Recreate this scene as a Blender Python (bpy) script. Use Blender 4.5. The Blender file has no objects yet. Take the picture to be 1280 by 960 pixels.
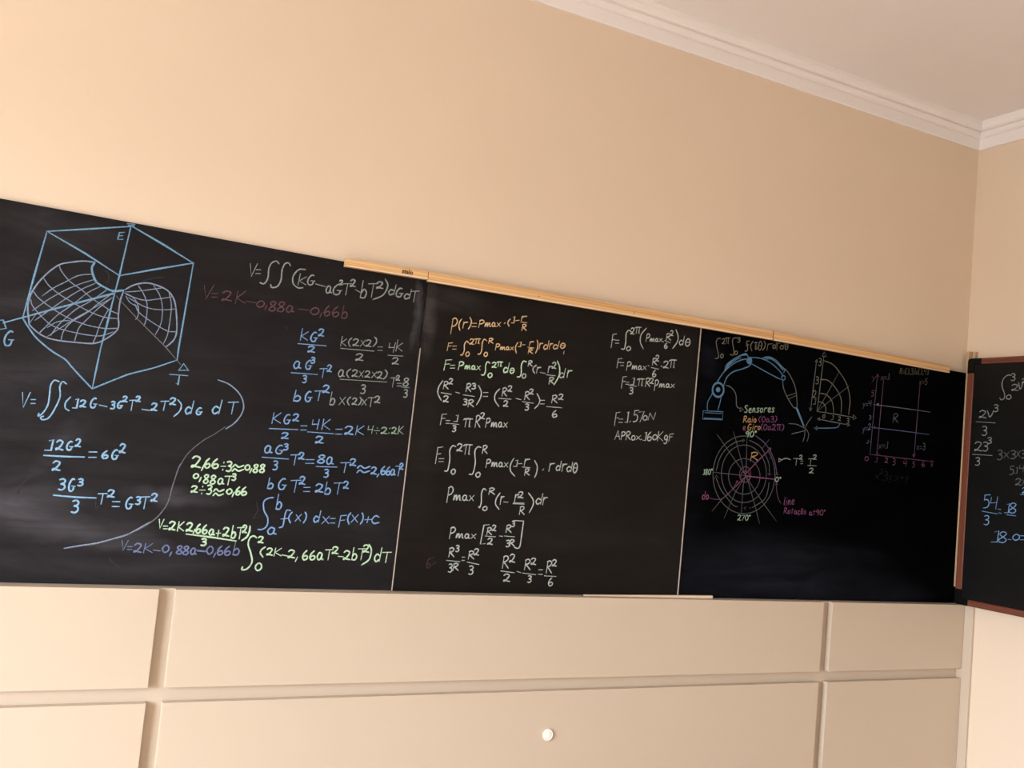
import bpy, bmesh, math, random
from mathutils import Vector, Matrix

# ---------------------------------------------------------------- camera, light, exposure
C = bpy.context.scene.collection
S = bpy.context.scene
EYE = Vector((0, 0, 1.5))
RIGHT = Vector((0.88573092, -0.45480822, 0.09289897))
UP = Vector((-0.11648995, -0.02405259, 0.99290058))
FWD = Vector((0.44934489, 0.89026454, 0.07428471))
cam = bpy.data.cameras.new('camera')
cam.sensor_width = 36.0
cam.lens = 1200 / 1280 * 36.0
cam.clip_start = 0.05
cam_o = bpy.data.objects.new('camera', cam)
cam_o.matrix_world = Matrix(((RIGHT.x, UP.x, -FWD.x, EYE.x), (RIGHT.y, UP.y, -FWD.y, EYE.y), (RIGHT.z, UP.z, -FWD.z, EYE.z), (0, 0, 0, 1)))
C.objects.link(cam_o)
S.camera = cam_o
S.view_settings.view_transform = 'Standard'
S.view_settings.look = 'None'
S.view_settings.gamma = 1.0
S.view_settings.use_curve_mapping = False
S.view_settings.exposure = 0.0

# daylight: bright overcast sky over darker ground, seen from indoors through the left-hand window
W = bpy.data.worlds.new('sky'); S.world = W; W.use_nodes = True
wn = W.node_tree; wb = wn.nodes['Background']
w_tc = wn.nodes.new('ShaderNodeTexCoord'); w_sep = wn.nodes.new('ShaderNodeSeparateXYZ'); w_r = wn.nodes.new('ShaderNodeValToRGB')
w_mr = wn.nodes.new('ShaderNodeMapRange'); w_mr.inputs[1].default_value = -1; w_mr.inputs[2].default_value = 1
wn.links.new(w_tc.outputs['Generated'], w_sep.inputs[0]); wn.links.new(w_sep.outputs[2], w_mr.inputs[0]); wn.links.new(w_mr.outputs[0], w_r.inputs[0])
e = w_r.color_ramp.elements
e[0].position = .485; e[0].color = (.28, .275, .265, 1); e[1].position = .53; e[1].color = (.90, .98, 1.06, 1)
wn.links.new(w_r.outputs[0], wb.inputs[0]); wb.inputs[1].default_value = 37.0

# room extents
XR, YM, XL, YB, ZC = 3.6204, 2.820, -3.00, -3.20, 3.145
WIN = (-0.90, 1.40, 0.60, 2.36)          # window opening in the left wall: y0, y1, z0, z1

def area(name, loc, rot, sx, sy, power, col):
    l = bpy.data.lights.new(name, 'AREA'); l.shape = 'RECTANGLE'; l.size = sx; l.size_y = sy
    l.energy = power; l.color = col
    o = bpy.data.objects.new(name, l); o.location = loc; o.rotation_euler = rot; C.objects.link(o)
    return o
# sampling portal in the window opening (gives off no light of its own)
po = area('window_portal', (XL - 0.10, (WIN[0] + WIN[1]) / 2, (WIN[2] + WIN[3]) / 2), (0, math.radians(-90), 0), WIN[3] - WIN[2], WIN[1] - WIN[0], 1, (1, 1, 1))
po.data.cycles.is_portal = True

# ---------------------------------------------------------------- materials
def newmat(name):
    m = bpy.data.materials.new(name); m.use_nodes = True
    nt = m.node_tree; b = nt.nodes['Principled BSDF']
    return m, nt, b, nt.nodes.new, nt.links.new
def noise(nt, scale, detail=4, rough=.55, vec=None, stretch=None):
    n = nt.nodes.new('ShaderNodeTexNoise'); n.inputs['Scale'].default_value = scale
    n.inputs['Detail'].default_value = detail; n.inputs['Roughness'].default_value = rough
    tc = nt.nodes.new('ShaderNodeTexCoord')
    mp = nt.nodes.new('ShaderNodeMapping')
    if stretch: mp.inputs['Scale'].default_value = stretch
    nt.links.new(tc.outputs['Object'], mp.inputs['Vector']); nt.links.new(mp.outputs['Vector'], n.inputs['Vector'])
    return n
def ramp(nt, src, stops):
    r = nt.nodes.new('ShaderNodeValToRGB'); e = r.color_ramp.elements
    while len(e) > 1: e.remove(e[0])
    e[0].position = stops[0][0]; e[0].color = (*stops[0][1], 1)
    for p, c in stops[1:]:
        k = e.new(p); k.color = (*c, 1)
    nt.links.new(src, r.inputs[0]); return r
def bump(nt, b, src, strength, dist=.002):
    k = nt.nodes.new('ShaderNodeBump'); k.inputs['Strength'].default_value = strength; k.inputs['Distance'].default_value = dist
    nt.links.new(src, k.inputs['Height']); nt.links.new(k.outputs['Normal'], b.inputs['Normal'])
def paint(name, col, rough=.6, var=.03, scale=3.0, bmp=.0, spec=.3):
    m, nt, b, N, L = newmat(name)
    n = noise(nt, scale)
    lo = tuple(c * (1 - var) for c in col); hi = tuple(min(1, c * (1 + var)) for c in col)
    r = ramp(nt, n.outputs['Fac'], [(.3, lo), (.7, hi)])
    L(r.outputs[0], b.inputs['Base Color']); b.inputs['Roughness'].default_value = rough
    b.inputs['Specular IOR Level'].default_value = spec
    if bmp: bump(nt, b, noise(nt, 180, 2).outputs['Fac'], bmp, .001)
    return m
M = {}
M['wall'] = paint('cream_wall_paint', (0.77, 0.635, 0.50), .75, .012, 2.0, .05)
M['ceiling'] = paint('white_ceiling_paint', (0.89, 0.845, 0.845), .8, .012, 2.0, .03)
M['crown'] = paint('white_plaster', (0.88, 0.835, 0.83), .7, .012, 4.0)
M['cabinet'] = paint('cream_lacquer', (0.585, 0.485, 0.38), .42, .012, 2.0)
M['knob'] = paint('white_plastic', (0.90, 0.87, 0.82), .3, .01, 20)
M['cap'] = paint('black_plastic', (0.004, 0.004, 0.0045), .45, .1, 30, 0, .15)
M['ink'] = paint('dark_print', (0.10, 0.05, 0.025), .6, .05, 60)
M['mdf'] = paint('raw_board_edge', (0.44, 0.36, 0.30), .8, .12, 60)
M['nail'] = paint('dark_nail', (0.12, 0.07, 0.04), .5, .05, 60)

def board_mat(name, base, dust_haze, amount, rough, spec, patches):
    """painted chalkboard: black paint with streaky, dusty wiped chalk; patches = (x, z, half length, half height, turn in degrees, strength) of wiped smears and of reflection haze painted into the colour"""
    m, nt, b, N, L = newmat(name)
    def math_(op, p, q):
        k = N('ShaderNodeMath'); k.operation = op
        for i, v in enumerate((p, q)):
            if isinstance(v, (int, float)): k.inputs[i].default_value = v
            else: L(v, k.inputs[i])
        return k.outputs[0]
    n1 = noise(nt, 1.6, 5, .6, stretch=(1, 1, 2.6)); n1.inputs['Distortion'].default_value = 1.1
    n2 = noise(nt, 7, 5, .65, stretch=(.35, 1, 2.2)); n2.inputs['Distortion'].default_value = 1.2
    r1 = ramp(nt, n1.outputs['Fac'], [(.32, (.15,) * 3), (.72, (1,) * 3)]); r2 = ramp(nt, n2.outputs['Fac'], [(.28, (.25,) * 3), (.75, (1,) * 3)])
    tot = math_('MULTIPLY', math_('MULTIPLY', r1.outputs[0], r2.outputs[0]), amount)
    tc = N('ShaderNodeTexCoord')
    wob = noise(nt, 5, 3, .6); off = N('ShaderNodeVectorMath'); off.operation = 'MULTIPLY_ADD'
    off.inputs[1].default_value = (.10, 0, .10); L(wob.outputs['Color'], off.inputs[0]); L(tc.outputs['Object'], off.inputs[2])
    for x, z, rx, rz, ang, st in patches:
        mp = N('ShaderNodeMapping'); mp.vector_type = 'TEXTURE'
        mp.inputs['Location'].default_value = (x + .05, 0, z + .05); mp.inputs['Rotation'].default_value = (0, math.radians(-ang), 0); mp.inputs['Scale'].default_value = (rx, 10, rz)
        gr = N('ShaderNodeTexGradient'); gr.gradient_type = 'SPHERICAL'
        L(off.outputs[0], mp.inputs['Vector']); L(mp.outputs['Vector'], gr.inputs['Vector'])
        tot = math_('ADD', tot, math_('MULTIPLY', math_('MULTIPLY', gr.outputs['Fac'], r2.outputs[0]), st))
    mx = N('ShaderNodeMix'); mx.data_type = 'RGBA'
    mx.inputs[6].default_value = (*base, 1); mx.inputs[7].default_value = (*dust_haze, 1)
    L(tot, mx.inputs[0]); L(mx.outputs[2], b.inputs['Base Color'])
    b.inputs['Roughness'].default_value = rough; b.inputs['Specular IOR Level'].default_value = spec
    bump(nt, b, noise(nt, 400, 2).outputs['Fac'], .04, .0005)
    return m
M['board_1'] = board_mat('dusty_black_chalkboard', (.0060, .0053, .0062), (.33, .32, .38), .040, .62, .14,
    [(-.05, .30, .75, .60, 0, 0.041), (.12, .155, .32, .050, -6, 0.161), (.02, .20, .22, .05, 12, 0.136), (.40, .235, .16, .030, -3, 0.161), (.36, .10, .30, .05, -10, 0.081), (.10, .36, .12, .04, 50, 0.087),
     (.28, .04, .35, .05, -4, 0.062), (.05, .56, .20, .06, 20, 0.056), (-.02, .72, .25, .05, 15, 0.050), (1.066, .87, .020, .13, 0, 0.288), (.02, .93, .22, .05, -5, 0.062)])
M['board_2'] = board_mat('black_chalkboard', (.0044, .0037, .0033), (.30, .27, .27), .028, .62, .14,
    [(.03, .85, .035, .15, 0, .22), (.05, .45, .08, .30, 0, .03), (.12, .92, .15, .05, 0, .10), (.55, .25, .4, .15, 0, .02)])
M['board_3'] = board_mat('deep_black_chalkboard', (.0004, .0004, .0005), (.11, .12, .18), .018, .60, .015,  # low bluish patches paint a room reflection along the bottom of this board
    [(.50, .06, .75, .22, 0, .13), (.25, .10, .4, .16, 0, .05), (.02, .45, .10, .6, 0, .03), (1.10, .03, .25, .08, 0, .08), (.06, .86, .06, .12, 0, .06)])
M['board_4'] = board_mat('framed_black_chalkboard', (.0052, .0050, .0050), (.30, .30, .31), .016, .55, .14, [(.35, .25, .3, .3, 0, .02)])

def wood(name, dark, mid, light, lines, axis):
    m, nt, b, N, L = newmat(name)
    st = {'x': (.6, 6, lines), 'z': (lines, lines, .8), 'y': (6, .8, lines)}[axis]
    n = noise(nt, 1.0, 4, .6, stretch=st); n.inputs['Distortion'].default_value = .5
    r = ramp(nt, n.outputs['Fac'], [(.28, dark), (.5, mid), (.68, light)])
    L(r.outputs[0], b.inputs['Base Color']); b.inputs['Roughness'].default_value = .5
    bump(nt, b, n.outputs['Fac'], .1, .001)
    return m
M['pine'] = wood('pale_pine', (.44, .215, .07), (.72, .44, .20), (.86, .62, .36), 210, 'x')
M['pine_edge'] = wood('pale_pine_edge', (.80, .60, .42), (.86, .68, .50), (.90, .74, .58), 200, 'x')
M['batten'] = wood('pale_batten_wood', (.40, .27, .15), (.52, .37, .22), (.62, .46, .30), 150, 'z')
M['frame_v'] = wood('red_brown_wood', (.100, .026, .013), (.165, .046, .024), (.22, .070, .038), 160, 'z')
M['frame_h'] = wood('red_brown_wood_rail', (.085, .020, .010), (.140, .036, .019), (.19, .055, .030), 220, 'y')
M['floor'] = wood('light_floor_boards', (.56, .45, .35), (.64, .52, .41), (.70, .58, .46), 9, 'x')

INK = {'blue': (.255, .465, .70), 'drawblue': (.165, .33, .51), 'midblue': (.20, .37, .66), 'paleblue': (.23, .30, .43), 'lavender': (.155, .19, .36), 'white': (.44, .50, .48), 'greywhite': (.285, .33, .32),
       'grey': (.155, .155, .185), 'green': (.50, .71, .50), 'palegreen': (.27, .40, .30), 'pink': (.128, .064, .080), 'orange': (.70, .49, .28), 'beige': (.18, .172, .138),
       'words': (.42, .26, .12), 'palegrey': (.155, .175, .185), 'dim': (.095, .10, .11), 'dimblue': (.095, .125, .18), 'dimpurple': (.115, .08, .155), 'dimpink': (.135, .058, .115),
       'purple': (.165, .065, .155), 'magenta': (.20, .068, .16), 'olive': (.105, .110, .075), 'faint': (.042, .038, .042), 'faintpurple': (.055, .032, .048), 'verydim': (.016, .016, .021),
       'armblue': (.10, .22, .37), 'lineblue': (.10, .12, .26)}
def chalk_mat(name, col):
    m, nt, b, N, L = newmat('chalk_' + name)
    n = noise(nt, 260, 3, .7)
    lo = tuple(c * .45 for c in col)
    r = ramp(nt, n.outputs['Fac'], [(.30, lo), (.52, col), (.75, tuple(min(1, c * 1.15) for c in col))])
    L(r.outputs[0], b.inputs['Base Color']); b.inputs['Roughness'].default_value = 1.0
    b.inputs['Specular IOR Level'].default_value = .05
    return m
for k, c in INK.items(): M['ink_' + k] = chalk_mat(k, c)

# ---------------------------------------------------------------- mesh helpers
def obj(name, bm, mats, parent=None, loc=None, smooth=False):
    me = bpy.data.meshes.new(name); bmesh.ops.recalc_face_normals(bm, faces=bm.faces[:]); bm.to_mesh(me); bm.free()
    for m in (mats if isinstance(mats, (list, tuple)) else [mats]): me.materials.append(M[m] if isinstance(m, str) else m)
    if smooth:
        for p in me.polygons: p.use_smooth = True
    o = bpy.data.objects.new(name, me); C.objects.link(o)
    if loc is not None: o.location = loc
    if parent: o.parent = parent
    return o
def tag(o, label, cat, group=None):
    o['label'] = label; o['category'] = cat
    if group: o['group'] = group
    return o
def struct(o): o['kind'] = 'structure'; return o
def empty(name, loc):
    o = bpy.data.objects.new(name, None); o.location = loc; o.empty_display_size = .1; C.objects.link(o); return o
def box(bm, x0, x1, y0, y1, z0, z1, mi=0, bev=0):
    v = [bm.verts.new((x, y, z)) for z in (z0, z1) for x, y in ((x0, y0), (x1, y0), (x1, y1), (x0, y1))]
    fs = [bm.faces.new([v[i] for i in q]) for q in ((3, 2, 1, 0), (4, 5, 6, 7), (0, 1, 5, 4), (1, 2, 6, 5), (2, 3, 7, 6), (3, 0, 4, 7))]
    for f in fs: f.material_index = mi
    if bev:
        es = list({e for f in fs for e in f.edges})
        bmesh.ops.bevel(bm, geom=es, offset=bev, segments=2, profile=.5, affect='EDGES')
    return v
def prism(bm, quad, y0, y1):
    """quad of (x, z) corners extruded from y0 to y1"""
    a = [bm.verts.new((x, y0, z)) for x, z in quad]; b = [bm.verts.new((x, y1, z)) for x, z in quad]
    n = len(quad); bm.faces.new(a); bm.faces.new(b[::-1])
    for i in range(n): bm.faces.new((a[i], b[i], b[(i + 1) % n], a[(i + 1) % n]))

# ---------------------------------------------------------------- the room
bm = bmesh.new(); box(bm, XL - .2, XR + .2, YM, YM + .2, 0, ZC + .15); struct(obj('wall_front', bm, 'wall'))
bm = bmesh.new(); box(bm, XR, XR + .2, YB - .2, YM, 0, ZC + .15); struct(obj('wall_right', bm, 'wall'))
bm = bmesh.new(); box(bm, XL - .2, XR, YB - .2, YB, 0, ZC + .15); struct(obj('wall_back', bm, 'wall'))
bm = bmesh.new()
box(bm, XL - .2, XL, YB, WIN[0], 0, ZC + .15); box(bm, XL - .2, XL, WIN[1], YM, 0, ZC + .15)
box(bm, XL - .2, XL, WIN[0], WIN[1], 0, WIN[2]); box(bm, XL - .2, XL, WIN[0], WIN[1], WIN[3], ZC + .15)
struct(obj('wall_left', bm, 'wall'))
bm = bmesh.new(); box(bm, XL - .2, XR + .2, YB - .2, YM + .2, -.15, 0); struct(obj('floor', bm, 'floor'))
bm = bmesh.new(); box(bm, XL, XR, YB, YM, ZC, ZC + .15); struct(obj('ceiling', bm, 'ceiling'))
# open window casing in the left wall
bm = bmesh.new(); t = .05
box(bm, XL - .06, XL + .015, WIN[0], WIN[0] + t, WIN[2], WIN[3]); box(bm, XL - .06, XL + .015, WIN[1] - t, WIN[1], WIN[2], WIN[3])
box(bm, XL - .06, XL + .015, WIN[0] + t, WIN[1] - t, WIN[3] - t, WIN[3]); box(bm, XL - .06, XL + .04, WIN[0] + t, WIN[1] - t, WIN[2], WIN[2] + t)
struct(obj('window_1', bm, 'crown'))
# plaster crown moulding: (distance from the wall, height above its lower edge), mitred at the corners
ZB = 1.5 + .5466 * 2.8
PROF = [(0, 0), (.009, 0), (.011, .004), (.012, .044), (.009, .047), (.009, .050), (.017, .052), (.024, .058), (.027, .066), (.027, .070), (.023, .072), (.023, .075),
        (.034, .077), (.042, .084), (.046, .094), (.047, .100), (.047, ZC - ZB), (0, ZC - ZB)]
def crown(name, a, b, inward, ta, tb):
    """a, b wall corners; the run shortens by s*ta / s*tb at its ends to form the mitres"""
    bm = bmesh.new(); a = Vector(a); b = Vector(b); d = (b - a).normalized(); n = Vector(inward); rows = []
    for s, h in PROF:
        rows.append([bm.verts.new((*(a + d * s * ta + n * s), ZB + h)), bm.verts.new((*(b - d * s * tb + n * s), ZB + h))])
    for i in range(len(rows)):
        j = (i + 1) % len(rows); bm.faces.new((rows[i][0], rows[i][1], rows[j][1], rows[j][0]))
    bm.faces.new([r[0] for r in rows]); bm.faces.new([r[1] for r in rows][::-1])
    return struct(obj(name, bm, 'crown'))
crown('trim_1', (XL, YM), (XR, YM), (0, -1), 1, 1); crown('trim_2', (XR, YM), (XR, YB), (-1, 0), 1, 1)
crown('trim_3', (XR, YB), (XL, YB), (0, 1), 1, 1); crown('trim_4', (XL, YB), (XL, YM), (1, 0), 1, 1)

# ---------------------------------------------------------------- built-in cabinet under the boards
LEDGE = 1.0550
YF, YC = 2.7468, 2.7720                    # door front, carcass front
cab = tag(empty('built_in_cabinet', (0, YC, 0)), 'long cream built-in cabinet with flat handleless doors below the chalkboards', 'cabinet')
XP = 3.6078
def kid(name, bm, mats, smooth=False): return obj(name, bm, mats, cab, (0, -YC, 0), smooth)
bm = bmesh.new(); box(bm, XL + .002, XP, YC, YM - .001, 0.0, LEDGE - .001); kid('carcass', bm, 'cabinet')
cols = [(-1.05, .3858), (.4280, 2.8065), (2.8510, XP - .0015)]
doors = []
for z0, z1 in ((.7925, LEDGE), (.10, .7525)):
    for x0, x1 in [(XL + .004, -1.09)] + cols:
        bm = bmesh.new(); box(bm, x0, x1, YF, YC - .0003, z0, z1, 0, .0012); doors.append(kid('door', bm, 'cabinet'))
bm = bmesh.new(); box(bm, XP, XR - .0005, 2.7080, YM - .001, 0, LEDGE - .001, 0, .001); kid('side_panel', bm, 'cabinet')
# small round knob
bm = bmesh.new(); prof = [(.0001, .0085), (.010, .0085), (.0128, .0080), (.0138, .0062), (.0146, .0078), (.0168, .0088), (.0188, .0074), (.0195, .0045), (.0182, .0012), (.0172, 0)]
rings = []
for r, y in prof: rings.append([bm.verts.new((r * .93 * math.cos(a), -y, r * math.sin(a))) for a in [i * math.tau / 28 for i in range(28)]])
for A, B in zip(rings, rings[1:]):
    for i in range(28): bm.faces.new((A[i], A[(i + 1) % 28], B[(i + 1) % 28], B[i]))
bm.faces.new(rings[0])
k = obj('knob', bm, 'knob', doors[6], (1.6323, YF, .6137), True); k['label'] = 'small round white knob'

# ---------------------------------------------------------------- chalkboards along the main wall
Y1, Y2, Y3 = 2.8075, 2.800, 2.794
def panel(quad, yf, mat, loc, label):
    bm = bmesh.new(); prism(bm, [(x - loc[0], z - loc[2]) for x, z in quad], yf - loc[1], YM - .0005 - loc[1])
    return tag(obj('chalkboard', bm, mat, None, loc), label, 'chalkboard')
ZL = LEDGE + .0006
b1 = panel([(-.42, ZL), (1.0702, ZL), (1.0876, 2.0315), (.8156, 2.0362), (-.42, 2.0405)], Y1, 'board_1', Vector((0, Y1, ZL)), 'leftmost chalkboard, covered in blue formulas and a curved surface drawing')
b2 = panel([(1.0705, ZL), (2.1495, ZL), (2.1600, 2.0300), (1.0880, 2.0310)], Y2, 'board_2', Vector((1.0705, Y2, ZL)), 'middle chalkboard with two columns of small white integrals')
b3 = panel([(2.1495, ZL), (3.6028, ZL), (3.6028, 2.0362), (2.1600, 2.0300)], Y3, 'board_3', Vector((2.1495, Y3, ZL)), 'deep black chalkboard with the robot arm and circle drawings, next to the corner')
def raw_edge(parent, x0, z0, x1, z1, y0, y1):
    bm = bmesh.new(); prism(bm, [(x0 - .0012, z0), (x0 + .0002, z0), (x1 + .0002, z1), (x1 - .0012, z1)], y0, y1)
    o = obj('raw_edge', bm, 'mdf', parent, -Vector(parent.location)); o['label'] = 'pale unpainted left edge'
t1 = (1.808 - ZL) / (2.031 - ZL)
raw_edge(b2, 1.0705, ZL, 1.0705 + .0175 * t1, 1.808, Y2 + .0003, Y1 - .0003)
raw_edge(b3, 2.1495, ZL, 2.1600, 2.0300, Y3 + .0003, Y2 - .0003)

# ---------------------------------------------------------------- framed chalkboard on the right wall
XF = 3.584
fy0, fy1, fz0, fz1 = 1.560, 2.7828, 1.0552, 2.0975
fb = tag(empty('framed_chalkboard', (XF, (fy0 + fy1) / 2, fz0)), 'small chalkboard in a red-brown wooden frame with black corners on the right wall', 'chalkboard')
off = -Vector(fb.location)
XS = XF + .0034
bm = bmesh.new(); box(bm, XS, XS + .006, fy0 + .01, fy1 - .01, fz0 + .008, fz1 - .008); obj('writing_surface', bm, 'board_4', fb, off)
def rail(y0, y1, z0, z1, mat):
    bm = bmesh.new(); box(bm, XF, XF + .018, y0, y1, z0, z1, 0, .0022); obj('frame_rail', bm, mat, fb, off)
CL = .058
rail(fy1 - .0300, fy1, fz0 + CL, fz1 - CL, 'frame_v'); rail(fy0, fy0 + .030, fz0 + CL, fz1 - CL, 'frame_v')
rail(fy0 + CL, fy1 - CL, fz1 - .0255, fz1, 'frame_h'); rail(fy0 + CL, fy1 - CL, fz0, fz0 + .0260, 'frame_h')
for sy in (0, 1):
    for sz in (0, 1):
        oy, dy = (fy1, -1) if sy else (fy0, 1); oz, dz = (fz1, -1) if sz else (fz0, 1)
        pts = [(.012, 0), (CL + .006, 0), (CL + .006, .027), (.031, .027), (.031, CL + .006), (0, CL + .006), (0, .012), (.0035, .0035)]
        bm = bmesh.new(); a = [bm.verts.new((XF - .0012, oy + dy * u, oz + dz * v)) for u, v in pts]; b = [bm.verts.new((XF + .0185, oy + dy * u, oz + dz * v)) for u, v in pts]
        bm.faces.new(a); bm.faces.new(b[::-1])
        for i in range(len(pts)): bm.faces.new((a[i], b[i], b[(i + 1) % len(pts)], a[(i + 1) % len(pts)]))
        obj('corner_cap', bm, 'cap', fb, off)
# wooden batten in the corner behind the frame
bm = bmesh.new(); box(bm, 0, XR - .0006 - 3.6032, 0, .0440, 0, 2.1300 - LEDGE, 0, .0012)
bt = tag(obj('wooden_batten', bm, 'batten', None, (3.6032, 2.7635, LEDGE)), 'upright pale wooden batten in the corner behind the red-brown frame', 'batten')
bm = bmesh.new(); box(bm, 3.5868 - 3.6032, -.0004, 2.7840 - 2.7635, 2.7922 - 2.7635, .070, 2.1300 - LEDGE, 0, .0008); obj('lath', bm, 'batten', bt)
bm = bmesh.new(); box(bm, -.0006, .006, .0150, .0172, 1.055, 1.0752); obj('dark_seam', bm, 'nail', bt)

# ---------------------------------------------------------------- pine strips along the tops of the boards
YS = 2.780
def strip(q, label, yb):
    loc = Vector((q[0][0], YS, q[0][1]))
    r = [(x - loc.x, z - loc.z) for x, z in q]                    # BL, BR, TR, TL
    bm = bmesh.new(); prism(bm, r, .0006, yb - YS - .0003)
    o = tag(obj('wooden_strip', bm, 'pine', None, loc), label, 'wooden strip', 'pine strips along the top of the chalkboards')
    h = .0042
    bm = bmesh.new(); prism(bm, [(r[0][0], r[0][1]), (r[1][0], r[1][1]), (r[1][0], r[1][1] + h), (r[0][0], r[0][1] + h)], -.0008, .0005)
    e = obj('bottom_ply', bm, 'pine_edge', o); e['label'] = 'paler bottom edge'
    return o
s1 = strip([(.8101, 2.0182), (1.0752, 2.0225), (1.0752, 2.0480), (.8101, 2.0428)], 'short printed pine strip nearest the left, above the leftmost chalkboard', Y2 )
s2 = strip([(1.0775, 2.0171), (2.0162, 2.0226), (2.4850, 2.0272), (2.4850, 2.0600), (2.0134, 2.0500), (1.0775, 2.0480)][0:1] + [(2.4850, 2.0272), (2.4850, 2.0600), (1.0775, 2.0480)], 'longest pine strip, above the middle chalkboard', Y3)
s3 = strip([(2.4915, 2.0268), (3.4685, 2.0224), (3.4685, 2.0495), (2.4915, 2.0600)], 'pine strip at the right, above the robot arm chalkboard', Y3)
bm = bmesh.new(); box(bm, -.0062, -.0012, .004, .0115, -.002, .0345); o = obj('joint_shim', bm, 'nail', s3, (0, 0, 0)); o['label'] = 'dark shim in the joint'
bm = bmesh.new(); box(bm, -.0022, -.0003, .002, .0190, .006, .0305); o = obj('joint_shim', bm, 'nail', s2, (0, 0, 0)); o['label'] = 'dark hairline joint'
for px, pz in ((.395, .0155), (.775, .0165)):
    bm = bmesh.new(); bmesh.ops.create_cone(bm, cap_ends=True, segments=10, radius1=.0022, radius2=.0018, depth=.002, matrix=Matrix.Translation((px, -.0001, pz)) @ Matrix.Rotation(math.pi / 2, 4, 'X')); obj('nail_head', bm, 'nail', s2)
cu = bpy.data.curves.new('printed_word', 'FONT'); cu.body = 'stalo'; cu.size = .0190; cu.extrude = .0003; cu.offset = .0006; cu.resolution_u = 3
tmp = bpy.data.objects.new('printed_word_curve', cu); C.objects.link(tmp)
me = bpy.data.meshes.new_from_object(tmp.evaluated_get(bpy.context.evaluated_depsgraph_get())); bpy.data.objects.remove(tmp)
me.materials.clear(); me.materials.append(M['ink'])
o = bpy.data.objects.new('printed_word', me); C.objects.link(o); o.parent = s1
o.location = (.1790, .0003, .0105); o.rotation_euler = (math.pi / 2, 0, 0); o['label'] = 'small dark printed word'
# thin wooden sliver lying on the ledge
bm = bmesh.new(); prism(bm, [(0, 0), (.5405, 0), (.5405, .0100), (0, .0035)], -.006, .006)
tag(obj('wooden_sliver', bm, 'pine_edge', None, (1.7490, 2.7815, LEDGE + .0004)), 'thin pale wooden sliver lying on the cabinet ledge under the boards', 'wooden sliver')

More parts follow.
